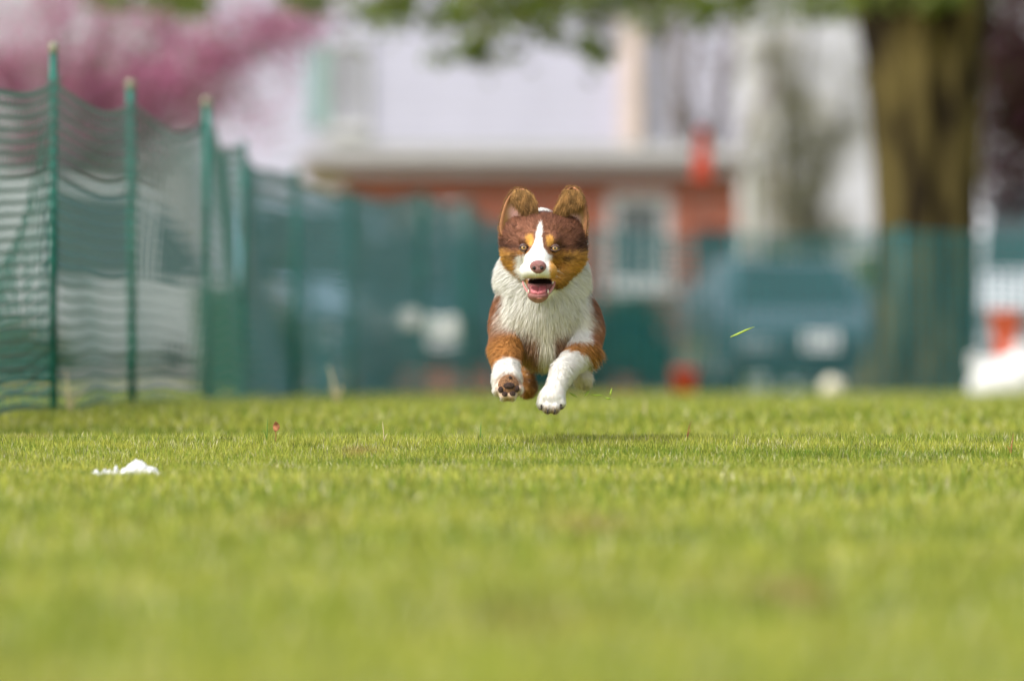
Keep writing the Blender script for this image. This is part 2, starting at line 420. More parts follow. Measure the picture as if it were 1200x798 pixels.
# ------------------------------------------------------------------ buildings
def brick_mat():
    m = bpy.data.materials.new('red_brick'); m.use_nodes = True; n = m.node_tree; L = n.links.new; p = n.nodes['Principled BSDF']
    tc = n.nodes.new('ShaderNodeTexCoord'); mp = n.nodes.new('ShaderNodeMapping'); mp.inputs['Rotation'].default_value = (R(90), 0, 0)
    L(tc.outputs['Object'], mp.inputs[0]); b = n.nodes.new('ShaderNodeTexBrick'); L(mp.outputs[0], b.inputs[0])
    b.inputs['Color1'].default_value = (.42, .085, .035, 1); b.inputs['Color2'].default_value = (.30, .055, .025, 1); b.inputs['Mortar'].default_value = (.40, .30, .24, 1)
    b.inputs['Scale'].default_value = 1; b.inputs['Brick Width'].default_value = .22; b.inputs['Row Height'].default_value = .075; b.inputs['Mortar Size'].default_value = .008
    L(b.outputs[0], p.inputs['Base Color']); p.inputs['Roughness'].default_value = .85
    bp = n.nodes.new('ShaderNodeBump'); bp.inputs['Distance'].default_value = .01; L(b.outputs['Fac'], bp.inputs['Height']); bp.invert = True; L(bp.outputs[0], p.inputs['Normal'])
    return m
M_brick = brick_mat()
M_trim = mat('white_painted_trim', (.62, .62, .62), .5, .05, 3)
M_siding = mat('white_lap_siding', (.47, .465, .59), .6, .04, 1.5)
M_roof = mat('weathered_grey_roofing', (.27, .27, .25), .85, .15, 2, .2, stretch=(1, 1, 4))
M_fascia = mat('grey_fascia_board', (.38, .34, .33), .7, .08, 2)
M_glass = mat('dark_window_glass', (.03, .06, .07), .08, .1, 1, spec=.8)
M_blind = mat('grey_window_glass', (.30, .30, .36), .15, .15, 1, spec=.6)
M_door = mat('dark_painted_door', (.05, .05, .05), .5, .15, 3)
M_shut = mat('grey_green_shutter', (.20, .33, .33), .6, .08, 3)
M_beige = mat('pale_brick_chimney', (.62, .50, .47), .85, .08, 6)
def wbox(mb, x0, x1, y0, y1, z0, z1): mb.box(((x0+x1)/2, (y0+y1)/2, (z0+z1)/2), (x1-x0, y1-y0, z1-z0))

DB = 75.0
bx = lambda u, D=DB: (u - 600) / FP * D
bz = lambda v, D=DB: ZC + (HY - v) / FP * D
g0 = gz(0, DB) - .1
br = root('brick_building', (bx(600), DB, g0), 'low red brick building with flat grey roof and white framed window', 'building')
def lp(mb, name, m, parent, off, **k):
    o = mb.build(name, m, parent, **k); o.location = -Vector(off); return o
off = br.location.copy()
# wall pieces round the openings
wx = [(bx(402), bx(708))]
mb = MB()
Wl, Wr, Wt, Wb = bx(712), bx(786), bz(226), bz(338)
Dl, Dr, Dt = bx(814), bx(860), bz(268)
xr = bx(866); yt = bz(207); y1 = DB + .25
wbox(mb, bx(402), Wl, DB, y1, g0, yt)
wbox(mb, Wl, Wr, DB, y1, Wt, yt); wbox(mb, Wl, Wr, DB, y1, g0, Wb)
wbox(mb, Wr, Dl, DB, y1, g0, yt); wbox(mb, Dl, Dr, DB, y1, Dt, yt); wbox(mb, Dr, xr, DB, y1, g0, yt)
wbox(mb, xr - .25, xr, y1, DB + 6, g0, yt); wbox(mb, bx(402), bx(402) + .25, y1, DB + 6, g0, yt)
lp(mb, 'wall', M_brick, br, off)
mb = MB(); wbox(mb, bx(352), bx(872), DB - .35, DB + 6.4, bz(205), bz(186)); lp(mb, 'fascia', M_fascia, br, off)
mb = MB(); 
zz = bz(186); mb.v = [(bx(352), DB-.42, zz), (bx(874), DB-.42, zz), (bx(874), DB+6.4, zz), (bx(352), DB+6.4, zz), (bx(372), DB+2.5, bz(160)), (bx(850), DB+2.5, bz(160)), (bx(850), DB+4, bz(160)), (bx(372), DB+4, bz(160))]
mb.f = [(0,1,5,4),(1,2,6,5),(2,3,7,6),(3,0,4,7),(4,5,6,7),(3,2,1,0)]
lp(mb, 'roof', M_roof, br, off)
mb = MB(); wbox(mb, bx(354), bx(874), DB - .47, DB - .43, bz(189), bz(184)); lp(mb, 'gutter', M_fascia, br, off)
mb = MB(); mb.tube([(bx(882), DB - .1, g0), (bx(882), DB - .1, bz(200)), (bx(870), DB - .4, bz(188))], .06, 10); lp(mb, 'downspout', M_trim, br, off, smooth=True)
def window(parent, off, x0, x1, z0, z1, y, mull=1, glass=None, fw=.09):
    f = MB(); wbox(f, x0, x0+fw, y-.04, y+.08, z0, z1); wbox(f, x1-fw, x1, y-.04, y+.08, z0, z1)
    wbox(f, x0+fw, x1-fw, y-.04, y+.08, z1-fw, z1); wbox(f, x0+fw, x1-fw, y-.04, y+.08, z0, z0+fw)
    for k in range(mull):
        xm = x0 + (x1-x0)*(k+1)/(mull+1); wbox(f, xm-.025, xm+.025, y-.03, y+.07, z0+fw, z1-fw)
    wd_ = MB(); wbox(wd_, x0, x1, y+.03, y+.05, z0+.01, z1-.01)
    wdo = lp(f, 'window', M_trim, parent, off)
    p = wd_.build('pane', glass or M_glass, wdo)
    s = MB(); wbox(s, x0-.08, x1+.08, y-.12, y-.041, z0-.07, z0); s.build('sill', M_trim, wdo)
    return wdo
window(br, off, Wl, Wr, Wb, Wt, DB + .05, 1, fw=.13)
mb = MB(); wbox(mb, Dl, Dr, DB + .06, DB + .11, g0, Dt); dr = lp(mb, 'door', M_door, br, off)
MB().ell((Dl + .08, DB + .03, g0 + 1.0), (.03, .03, .03)).build('handle', M_trim, dr, True)
window(br, off, bx(465), bx(545), bz(330), bz(240), DB - .09, 2, fw=.1)

# pale two storey house behind
DH = 92.0
hx = lambda u: (u - 600) / FP * DH
hz = lambda v: ZC + (HY - v) / FP * DH
g1 = gz(0, DH) - .3
hr = root('white_house', (0, DH, g1), 'large pale lavender white house with lap siding standing behind the brick building', 'building'); off = hr.location.copy()
M_sid2 = M_siding
mb = MB(); zt = hz(-330); nb = int((zt - g1) / .22)
x0, x1 = hx(238), hx(868)
# lap siding boards, each a wedge course, joined: too fine to tell apart at this distance
for k in range(nb):
    z0 = g1 + k * .22; z1 = z0 + .22
    i = len(mb.v); mb.v += [(x0, DH - .03, z0), (x1, DH - .03, z0), (x1, DH, z1), (x0, DH, z1), (x0, DH + .2, z0), (x1, DH + .2, z0), (x1, DH + .2, z1), (x0, DH + .2, z1)]
    mb.f += [(i, i+1, i+2, i+3), (i, i+4, i+5, i+1), (i+4, i, i+3, i+7), (i+1, i+5, i+6, i+2), (i+5, i+4, i+7, i+6), (i+3, i+2, i+6, i+7)]
wl = lp(mb, 'wall', M_sid2, hr, off)
for a_, b_ in ((x0, x0+.2), (x1-.2, x1)):
    mb = MB(); wbox(mb, a_, b_, DH+.201, DH + 8, g1, zt); lp(mb, 'side_wall', M_sid2, hr, off)
mb = MB(); xm = (x0 + x1) / 2
mb.v = [(x0-.4, DH-.5, zt), (x1+.4, DH-.5, zt), (x1+.4, DH+8.4, zt), (x0-.4, DH+8.4, zt), (x0-.4, DH+4, zt+2.6), (x1+.4, DH+4, zt+2.6)]
mb.f = [(0,1,5,4),(1,2,5),(2,3,4,5),(3,0,4),(3,2,1,0)]; lp(mb, 'roof', M_roof, hr, off)
mb = MB(); wbox(mb, hx(727), hx(750), DH - .35, DH - .035, g1, hz(18)); lp(mb, 'chimney', M_beige, hr, off)
window(hr, off, hx(388), hx(428), hz(152), hz(48), DH - .09, 0, M_blind, .05)
mb = MB(); wbox(mb, hx(362), hx(384), DH - .09, DH - .04, hz(150), hz(48)); sh = lp(mb, 'shutter', M_shut, hr, off)
window(hr, off, hx(628), hx(668), hz(-60), hz(-160), DH - .09, 1, M_blind, .07)
mb = MB(); wbox(mb, x1 - .02, x1 + .10, DH - .1, DH - .04, g1, zt); lp(mb, 'corner_board', M_trim, hr, off)

# grey house further right, half hidden by bare trees
DG = 118.0
gx = lambda u: (u - 600) / FP * DG
gzz = lambda v: ZC + (HY - v) / FP * DG
g2 = gz(4, DG) - .5
gr = root('grey_house', (gx(980), DG, g2), 'pale grey house far behind the bare trees right of the brick building', 'building'); off = gr.location.copy()
M_pg = mat('pale_grey_render', (.52, .52, .60), .8, .06, 1)
mb = MB(); wbox(mb, gx(888), gx(1330), DG, DG + 9, g2, gzz(-60)); lp(mb, 'wall', M_pg, gr, off)
mb = MB(); zt = gzz(-60); a, b = gx(880), gx(1338)
mb.v = [(a, DG-.5, zt), (b, DG-.5, zt), (b, DG+9.5, zt), (a, DG+9.5, zt), (a, DG+4.5, zt+2.2), (b, DG+4.5, zt+2.2)]
mb.f = [(0,1,5,4),(1,2,5),(2,3,4,5),(3,0,4),(3,2,1,0)]; lp(mb, 'roof', mat('pale_slate_roof', (.50, .50, .55), .7, .1, 2), gr, off)
window(gr, off, gx(925), gx(960), gzz(268), gzz(205), DG - .09, 0, M_blind, .12)
window(gr, off, gx(1150), gx(1185), gzz(268), gzz(205), DG - .09, 0, M_blind, .12)

# ------------------------------------------------------------------ vehicles
M_tyre = mat('black_tyre_rubber', (.015, .015, .015), .8, .2, 20)
M_rim = mat('silver_wheel_rim', (.6, .6, .6), .3, .1, 10, metal=.8)
M_chrome = mat('bright_chrome', (.8, .8, .8), .12, metal=1.0)
M_lamp = mat('clear_headlamp_lens', (.25, .28, .30), .1, spec=.9)
M_black = mat('black_plastic_trim', (.02, .02, .02), .6, .1, 10)
M_plate = mat('white_number_plate', (.85, .85, .85), .35)
M_red = mat('red_tail_lamp', (.35, .01, .01), .2)
M_cglass = mat('tinted_car_glass', (.02, .05, .05), .04, spec=1.0)
def vehicle(name, label, cat, x, y, heading, st, paint, wheel_s, wr=.33, glass=None, group=None, plate=True):
    """st: stations from nose (s=0) to tail: s, z_low, z_belt, z_top, half width low, half width top"""
    r = root(name, (x, y, gz(x, y)), label, cat, heading, group)
    glass = glass or M_cglass
    mb = MB(); n = 10
    for (s, zl, zb, zt, w, wt) in st:
        ring = [(-w*.96, zl), (-w, zl*.6+zb*.4), (-w*.985, zb), (-wt, zt-.05*(zt>zb+.05)), (-wt*.82, zt), (wt*.82, zt), (wt, zt-.05*(zt>zb+.05)), (w*.985, zb), (w, zl*.6+zb*.4), (w*.96, zl)]
        mb.v += [(a, s, b) for a, b in ring]
    for k in range(len(st)-1):
        for j in range(n): mb.f.append((k*n+j, k*n+(j+1)%n, (k+1)*n+(j+1)%n, (k+1)*n+j))
    mb.f.append(tuple(range(n))); mb.f.append(tuple((len(st)-1)*n+j for j in range(n))[::-1])
    body = mb.build('body', paint, r, True, bevel=.03)
    def panel(k0, k1, j0, j1, nm, inset=.06, out=.012, m=glass, a0=0., a1=1.):
        g = lambda k, j: Vector(mb.v[k*n+j])
        q = [g(k0, j0), g(k0, j1), g(k1, j1), g(k1, j0)]; c = sum(q, Vector()) / 4
        nn = (q[1]-q[0]).cross(q[3]-q[0]).normalized()
        ctr = Vector((0, (st[0][0]+st[-1][0])/2, .8))
        if nn.dot(c - ctr) < 0: nn = -nn
        q = [c + (p - c) * (1 - inset) + nn * out for p in q]
        return MB().slab(q, -nn * .02).build(nm, m, r)
    for k in range(len(st)-1):
        a, b = st[k], st[k+1]
        hasA, hasB = a[3] > a[2] + .1, b[3] > b[2] + .1
        if not hasA and hasB: panel(k, k+1, 4, 5, 'windscreen', .05)
        elif hasA and not hasB: panel(k, k+1, 4, 5, 'rear_window', .05)
        elif hasA and hasB and b[0]-a[0] > .4 and b[0]-a[0] < 1.9:
            panel(k, k+1, 2, 3, 'side_window', .12); panel(k, k+1, 7, 6, 'side_window', .12)
    w0 = st[1][4]; s0 = st[0][0]; zl, zb = st[0][1], st[0][2]
    for sx in (-1, 1):
        MB().box((sx*w0*.72, s0-.012, zb-.10), (w0*.36, .05, .14)).build('headlight', M_lamp, r, bevel=.015)
        MB().box((sx*w0*.8, st[-1][0]+.012, st[-1][2]-.12), (w0*.28, .05, .2)).build('tail_light', M_red, r, bevel=.015)
        MB().ell((sx*(w0+.11), st[2][0]+.25, st[2][2]+.06), (.10, .06, .075)).build('wing_mirror', paint, r, True)
    MB().box((0, s0-.012, zb-.12), (w0*.85, .04, .13)).build('grille', M_black, r)
    MB().box((0, s0-.03, zl+.08), (w0*1.9, .12, .16)).build('bumper', M_black, r, bevel=.03)
    if plate: MB().box((0, s0-.10, zl+.27), (.34, .012, .17)).build('number_plate', M_plate, r)
    for s in wheel_s:
        for sx in (-1, 1):
            w_ = MB(); w_.lathe([(wr*.6, -.10), (wr*.93, -.11), (wr, -.07), (wr, .07), (wr*.93, .11), (wr*.6, .10)], (sx*(w0-.10), s, wr), 24, 'x')
            wo = w_.build('wheel', M_tyre, r, True)
            rm = MB(); rm.lathe([(0, sx*.10), (wr*.25, sx*.105), (wr*.45, sx*.06), (wr*.62, sx*.085), (wr*.62, -sx*.08), (0, -sx*.08)], (sx*(w0-.10), s, wr), 20, 'x')
            rm.build('rim', M_rim, wo, True)
    return r
SUV = [(0, .32, .80, .80, .80, .78), (.15, .28, .98, .99, .90, .86), (1.15, .28, 1.08, 1.10, .93, .84), (1.85, .28, 1.12, 1.66, .94, .70), (2.9, .28, 1.12, 1.74, .94, .72), (4.2, .28, 1.12, 1.68, .93, .70), (4.6, .34, 1.08, 1.10, .88, .74)]
VAN = [(0, .32, .85, .85, .86, .84), (.2, .28, 1.05, 1.06, .96, .90), (.8, .28, 1.18, 1.20, .98, .90), (1.5, .28, 1.22, 2.05, .99, .82), (2.6, .28, 1.22, 2.15, .99, .86), (4.6, .28, 1.22, 2.15, .99, .86), (5.1, .34, 1.2, 2.05, .97, .85)]
CAR = [(0, .28, .62, .62, .76, .74), (.15, .22, .74, .75, .86, .80), (1.1, .22, .88, .90, .89, .80), (1.8, .22, .92, 1.36, .90, .62), (2.7, .22, .94, 1.42, .90, .64), (3.6, .22, .96, 1.34, .89, .62), (4.15, .24, .94, .98, .84, .70), (4.35, .32, .85, .86, .80, .70)]
P_teal = mat('dark_teal_car_paint', (.006, .055, .065), .3, .05, 2, coat=.6)
P_navy = mat('dark_green_car_paint', (.006, .045, .04), .3, .05, 2, coat=.7)
P_blue = mat('pale_blue_van_paint', (.30, .42, .55), .35, .05, 2, coat=.4)
P_white = mat('white_van_paint', (.62, .64, .68), .4, .05, 2, coat=.3)
P_grey = mat('light_grey_van_paint', (.40, .43, .43), .5, .05, 2)
X = lambda u, D: (u - 600) / FP * D
vehicle('parked_suv', 'dark teal SUV facing the camera behind the netting, left of the dog', 'car', X(522, 57), 57, R(0), SUV, P_teal, (.9, 3.7), .36)
vehicle('parked_van', 'pale blue van facing the camera just left of the dark teal SUV', 'van', X(372, 63), 63, R(4), VAN, P_blue, (.95, 4.1), .35)
vehicle('parked_van', 'long light grey van parked side on behind the first netting posts', 'van', X(345, 60), 58.5, R(97), [(a, b, c_ - .22 * (c_ > 1.1), d_ - .05, e_, f_) for a, b, c_, d_, e_, f_ in VAN], P_grey, (.95, 4.1), .36)
P_silver = mat('blue_grey_car_paint', (.045, .085, .10), .25, .05, 2, coat=.7)
vehicle('parked_car', 'dark blue grey car facing the camera behind the netting, left of the big trunk', 'car', X(960, 56), 56, R(7), CAR, P_silver, (.85, 3.5), .32)
vehicle('parked_van', 'white van at the right edge behind the orange bucket', 'van', X(1235, 54), 54, R(-6), VAN, P_white, (.95, 4.1), .35)

for (u, v, D, wd, ht, lb_) in ((478, 374, 37.3, .15, .13, 'small white plastic tag tied to the netting, left of the larger one'), (519, 383, 39.6, .24, .15, 'larger white plastic tag tied to the netting left of the dog')):
    mb = MB(); P = []
    for j in range(6):
        for i in range(9):
            P.append(((i / 8 - .5) * wd * (1 - .15 * abs(j - 2.5) / 2.5), -.012 + .008 * math.sin(i * 1.7 + j), (j / 5 - .5) * ht + .008 * math.sin(i * 2.1)))
    mb.v = P; mb.f = [(j*9+i, j*9+i+1, (j+1)*9+i+1, (j+1)*9+i) for j in range(5) for i in range(8)]
    o = mb.build('plastic_tag', M_plate, None, True); s_ = o.modifiers.new('s', 'SOLIDIFY'); s_.thickness = .003
    p_ = W(u, v, D); o.location = p_; tag(o, lb_, 'tag')
# wheeled bin behind the fourth and fifth posts
M_bin = mat('dark_green_bin_plastic', (.006, .07, .03), .5, .1, 6)
D_ = 46.5; x = X(266, D_); r = root('wheeled_bin', (x, D_, gz(x, D_)), 'dark green wheeled rubbish bin with its lid thrown open behind the netting', 'bin')
MB().box((0, 0, .47), (.44, .50, .80), taper=1.18).build('bin_body', M_bin, r, bevel=.03)
mb = MB(); mb.slab([(-.26, -.30, 0), (.26, -.30, 0), (.26, .30, 0), (-.26, .30, 0)], (0, 0, .04)); o = mb.build('lid', M_bin, r, bevel=.01); o.location = (.42, 0, 1.08); o.rotation_euler = (0, R(-42), 0)
for s in (-1, 1): MB().lathe([(0, -.03), (.1, -.03), (.1, .03), (0, .03)], (s*.25, .2, .1), 16, 'x').build('wheel', M_tyre, r, True)
MB().tube([(-.22, .30, .90), (.22, .30, .90)], .015, 8).build('handle', M_black, r, True)

# bucket, cooler, small bright things at the foot of the fence
M_or = mat('orange_plastic', (.85, .13, .04), .45, .08, 8)
M_rd = mat('red_plastic', (.75, .06, .04), .45, .08, 8)
M_cool = mat('white_cooler_plastic', (.82, .82, .84), .4, .05, 8)
D_ = 42.6; x = X(1178, D_); zg = gz(x, D_)
r = root('cool_box', (x + .03, D_, zg), 'white cool box with a hinged lid on the lawn at the right edge', 'cooler')
MB().box((0, 0, .15), (.50, .30, .24), taper=1.04).build('box', M_cool, r, bevel=.02)
MB().box((0, 0, .295), (.53, .33, .04)).build('lid', M_cool, r, bevel=.012)
MB().tube([(-.27, 0, .2), (-.29, 0, .24), (-.29, 0, .33), (-.2, 0, .36)], .01, 8).build('handle', M_cool, r, True)
def bucket(x, y, z, h, r0, r1, m, label, cat='bucket'):
    r = root('bucket', (x, y, z), label, cat)
    MB().lathe([(0, 0), (r0, 0), (r1, h), (r1*1.08, h), (r1*1.08, h+.012), (r1*.95, h+.012), (r0*.93, .01), (0, .01)], n=24).build('pail', m, r, True)
    pts = [(r1*1.05*math.cos(t), r1*.5*math.sin(t)*.4 - r1*.4*math.sin(t), h + r1*.35*math.sin(t)*-1 + 0) for t in [math.pi*k/10 for k in range(11)]]
    MB().tube(pts, .004, 6).build('handle', M_chrome, r, True)
bucket(x, D_, zg + .316, .34, .07, .125, M_or, 'orange tapered bucket standing on the white cool box')
x2 = X(802, 43.0); bucket(x2, 43.0, gz(x2, 43), .22, .07, .095, M_rd, 'red bucket on the grass at the foot of the far netting')
D_ = 43.0; x = X(975, D_); o = MB().ell((0, 0, 0), (.085, .085, .085), 20, 14).build('ball', mat('cream_rubber_ball', (.62, .58, .46), .5, .06, 8), None, True)
o.location = (x, D_, gz(x, D_) + .09); tag(o, 'cream ball lying on the grass against the far netting', 'ball')
x = X(1148, 42.8); 
sb = MB(); sb.ell((0, 0, .10), (.085, .08, .11), 16, 10); sb.tube([(0, 0, .2), (.01, 0, .235)], [.03, .045], 10)
o = sb.build('plastic_bag', M_wht, None, True); o.location = (x, 42.8, gz(x, 42.8)); tag(o, 'knotted white plastic bag on the grass beside the cool box', 'bag')
for (u, v0, k_, lb_) in ((1168, 42.2, 1.3, 'knotted white plastic bag, middle one before the cool box'), (1196, 42.1, 1.7, 'largest knotted white plastic bag at the right end of the cool box')):
    x = X(u, v0); c2 = o.copy(); COL.objects.link(c2)
    sb = MB(); sb.ell((0, 0, .10), (.095, .09, .11), 18, 12); sb.tube([(0, 0, .2), (.01, 0, .235)], [.03, .05], 10)
    bpy.data.objects.remove(c2); b_ = sb.build('plastic_bag', M_wht, None, True); b_.scale = (k_, k_, k_); b_.location = (x, v0, gz(x, v0)); tag(b_, lb_, 'bag')
# orange pennant on a pole
D_ = 47.0; x = X(823, D_); r = root('feather_flag', (x, D_, gz(x, D_)), 'tall narrow orange red pennant on a thin pole before the brick building', 'flag')
zt = bz(150, D_) - r.location.z; zb = bz(213, D_) - r.location.z
MB().tube([(0, 0, 0), (0, 0, zt)], .006, 8).build('pole', M_door, r, True)
mb = MB(); P = []
for i in range(9):
    t = i / 8; zz = zb + (zt - zb) * t; wd = .085 * (1 - .55 * t ** 1.5)
    P += [(-wd, .02 * math.sin(6 * t), zz), (0, -.03 * math.sin(5 * t + 1) - .02, zz), (wd, .02 * math.sin(7 * t + 2), zz)]
mb.v = P; mb.f = [(3*i+j, 3*i+j+1, 3*i+j+4, 3*i+j+3) for i in range(8) for j in range(2)]
o = mb.build('cloth', mat('orange_red_cloth', (.85, .12, .07), .8, .06, 5, trans=.25), r, True); s_ = o.modifiers.new('s', 'SOLIDIFY'); s_.thickness = .004

# ------------------------------------------------------------------ trees
M_bark = mat('mossy_furrowed_bark', (.016, .010, .005), .9, 0, 2.4, 1.0, col2=(.135, .102, .036), stretch=(2.2, 2.2, .6), spec=.2, detail=8)
M_bark2 = mat('grey_bark', (.20, .17, .17), .9, .2, 6, .4, stretch=(1, 1, .3))
M_bark3 = mat('dark_twig_bark', (.07, .04, .035), .9, .2, 6, .4, stretch=(1, 1, .3))
M_leaf = mat('leaf', (1, 1, 1), .5, attr='Col', trans=.4, spec=.3)
def leaves(name, C, size, cols, parent, off, flat=0.0, seed=0):
    """one small folded leaf or petal cluster at each centre in C"""
    rr = np.random.default_rng(seed); n = len(C); C = np.asarray(C)
    a = rr.normal(size=(n, 3)); a /= np.linalg.norm(a, axis=1)[:, None]
    b = rr.normal(size=(n, 3)); b -= (a * b).sum(1)[:, None] * a; b /= np.linalg.norm(b, axis=1)[:, None]
    c = np.cross(a, b); s = (size * rr.uniform(.6, 1.35, n))[:, None]
    V = np.stack([C - a*s, C + b*s*.55 + c*s*.12, C + a*s, C - b*s*.55 + c*s*.12], 1).reshape(-1, 3) - np.array(off)
    F = np.arange(n)[:, None] * 4 + np.array([[0, 1, 2, 3]])
    cc = np.asarray(cols)[rr.integers(0, len(cols), n)] * rr.uniform(.65, 1.35, (n, 1))
    o = np_mesh(name, V, F, M_leaf, parent, colors=np.repeat(cc, 4, 0)); o['kind'] = 'stuff'; return o
def clumps(cx, cy, cz, rx, ry, rz, k, per, sig, seed, drop=0.0):
    rr = np.random.default_rng(seed); out = []
    while len(out) < k:
        p = rr.uniform(-1, 1, 3)
        if (p ** 2).sum() > 1: continue
        c = np.array([cx + p[0]*rx, cy + p[1]*ry, cz + p[2]*rz]); nn = int(per * rr.uniform(.5, 1.5)); s = sig * rr.uniform(.6, 1.4)
        q = c + rr.normal(size=(nn, 3)) * s * np.array([1, 1, .8]); q[:, 2] -= drop * rr.random(nn) * s; out.append(q)
    return np.concatenate(out)
def limb(mb, a, b, r0, r1, seg=6, curve=.12, n=7):
    a = Vector(a); b = Vector(b); L = (b - a).length; o = Vector((random.uniform(-1, 1), random.uniform(-1, 1), random.uniform(-.4, 1))) * L * curve
    pts = [a.lerp(b, t/seg) + o * math.sin(math.pi * t/seg) + Vector((random.uniform(-1, 1), random.uniform(-1, 1), random.uniform(-1, 1))) * L * .015 * (0 < t < seg) for t in range(seg+1)]
    mb.tube(pts, [r0 + (r1 - r0) * t/seg for t in range(seg+1)], n, True); return pts
def twigs(mb, pts, k, ln, r, up=.2):
    ends = []
    for _ in range(k):
        p = random.choice(pts[1:]); d = Vector((random.uniform(-1, 1), random.uniform(-1, 1), random.uniform(-.6, .8) + up)).normalized()
        q = limb(mb, p, p + d * ln * random.uniform(.5, 1.2), r, r * .3, 4, .1, 5); ends += q[1:]
    return ends

# the big trunk on the right
DT = 47.5; xt = X(1078, DT); tr = root('shade_tree', (xt, DT, gz(xt, DT)), 'massive olive brown mossy tree trunk right of the brick building behind the netting', 'tree'); off = tr.location.copy(); off_ = (off.x, off.y, off.z)
Vt = []; n = 64; lev = 70; zmax = 5.4
prof = [(0, .62), (.12, .50), (.35, .42), (.8, .39), (1.3, .375), (1.9, .385), (2.4, .42), (2.9, .475), (3.3, .56), (3.8, .60), (5.4, .52)]
for k in range(lev):
    z = zmax * k / (lev - 1); rr_ = np.interp(z, [p[0] for p in prof], [p[1] for p in prof])
    cx = .0 + .03 * math.sin(z * 1.3) + .02 * z
    for j in range(n):
        t = 2 * math.pi * j / n
        fur = .028 * abs(math.sin(5.5 * t + 1.3 * math.sin(z * .9) + .4)) + .018 * math.sin(13 * t + z * 1.1) + .012 * math.sin(27 * t + 3 * z + math.sin(4 * z))
        groove = -.09 * math.exp(-((math.atan2(math.sin(t + 1.28 + .05 * z), math.cos(t + 1.28 + .05 * z))) / .10) ** 2) * (1 if .6 < z < 3 else .3)
        r2 = rr_ + fur * 1.3 + groove + (.10 * math.cos(4 * t + 1) * max(0, 1 - z / .5))
        Vt.append((cx + r2 * math.cos(t), r2 * math.sin(t), z - .05))
mb = MB(); mb.v = Vt; mb.f = [(k*n+j, k*n+(j+1)%n, (k+1)*n+(j+1)%n, (k+1)*n+j) for k in range(lev-1) for j in range(n)]
tk = mb.build('trunk', M_bark, tr, True)
mb = MB(); tops_ = []
for (dx, dy, dz, r0) in ((-3.2, -.6, 2.6, .26), (-1.4, 1.5, 4.5, .3), (1.8, .6, 4.2, .32), (3.0, -1, 2.4, .2), (.4, -2, 3.6, .2), (-5.0, .6, 1.2, .16)):
    p = limb(mb, (.1, 0, 4.6 + random.uniform(-.8, .3)), (dx, dy, 4.8 + dz), r0, .05, 9, .10, 9); tops_ += twigs(mb, p, 10, 1.3, .03)
# low hanging branch that dips into the top of the frame left of the trunk
hang = []
for (u0, v0) in ((520, 60), (545, 40), (575, 62), (600, 30), (640, 45), (660, 18), (690, 62), (700, 30), (735, 10), (760, 20), (470, 15), (410, -5), (430, 25), (820, 5), (860, -2), (560, 5), (620, 0), (680, -8)):
    a = W(u0 + random.uniform(-40, 60), -80, DT - 1.2) - off; b = W(u0, v0, DT - 1.2 + random.uniform(-1, 1)) - off
    p = limb(mb, a, b, .014, .004, 6, .06, 5); hang += p[3:]
pl = limb(mb, (-.2, -.2, 4.5), W(380, -95, DT - 1.2) - off, .12, .02, 12, .05, 7)
lb = mb.build('limb', M_bark3, tr, True)
gcol = [(.10, .15, .02), (.16, .22, .03), (.05, .08, .01), (.20, .22, .08)]
C = [np.array(q) + rng.normal(size=(12, 3)) * .10 for q in hang]
C = np.concatenate(C) + np.array(off_)
top = clumps(xt - .5, DT, 8.6, 5.2, 3.5, 2.9, 110, 110, .42, 11)
# clusters along the top edge
edge = [np.array(W(u, v, DT - 1 + random.uniform(-.8, .8))) + rng.normal(size=(k, 3)) * np.array([s, .2, s*.6]) for (u, v, k, s) in
        ((200, -6, 160, .14), (225, 6, 130, .10), (350, -4, 120, .10), (370, 2, 60, .06), (480, -14, 100, .14), (560, -12, 160, .14), (650, -14, 160, .14), (740, -12, 160, .16), (790, -6, 90, .1), (880, -14, 120, .14), (960, -16, 100, .14),
         (1035, -10, 260, .12), (1095, -8, 240, .12), (615, 22, 70, .06), (622, 12, 60, .06), (555, 55, 60, .05), (548, 65, 30, .05), (690, 52, 40, .06), (575, 40, 25, .05), (520, 70, 20, .04), (655, 48, 25, .06), (500, 25, 30, .1), (600, 60, 24, .1), (640, 30, 40, .1), (710, 60, 24, .08), (780, 30, 30, .12), (830, 20, 50, .12), (450, 30, 24, .1), (870, 12, 40, .12), (930, 20, 30, .14), (470, 5, 90, .12), (530, 20, 70, .10), (585, 15, 70, .10), (640, 8, 90, .12), (700, 10, 80, .11), (760, 5, 90, .12), (820, 2, 90, .13), (880, 6, 70, .12), (950, 4, 80, .13), (985, 12, 50, .1), (560, 70, 26, .05), (700, 68, 20, .05), (430, 15, 50, .12), (140, 2, 60, .1))]
leaves('crown', np.concatenate([C, top] + edge), .055, gcol, tr, off_, seed=4)

# pink blossom tree upper left
DP = 58.0; xp = X(38, DP); pt = root('blossom_tree', (xp, DP, gz(xp, DP)), 'tree in dense pink blossom behind the netting at upper left', 'tree'); off_ = tuple(pt.location)
mb = MB(); p0 = limb(mb, (0, 0, -.05), (.1, 0, 1.9), .10, .08, 8, .03, 10); mb.build('trunk', M_bark3, pt, True)
mb = MB(); tips = []
for (u, v, dd) in ((-40, 30, 0), (60, -40, .5), (130, 20, -.6), (200, 60, .4), (270, 70, -.3), (330, 40, .2), (250, -20, .6), (20, 90, .3), (-120, 60, 0), (120, 110, .2), (180, 100, -.4), (370, 12, 0), (300, 110, .3)):
    b = W(u, v, DP + dd) - pt.location
    p = limb(mb, (.1, 0, 1.85), b, .045, .010, 8, .08, 6); tips += p[3:]; tips += twigs(mb, p, 7, .35, .007, .3)
mb.build('limb', M_bark3, pt, True)
pk = [(.56, .17, .33), (.62, .26, .42), (.45, .12, .26), (.58, .33, .44), (.26, .09, .14), (.18, .13, .05)]
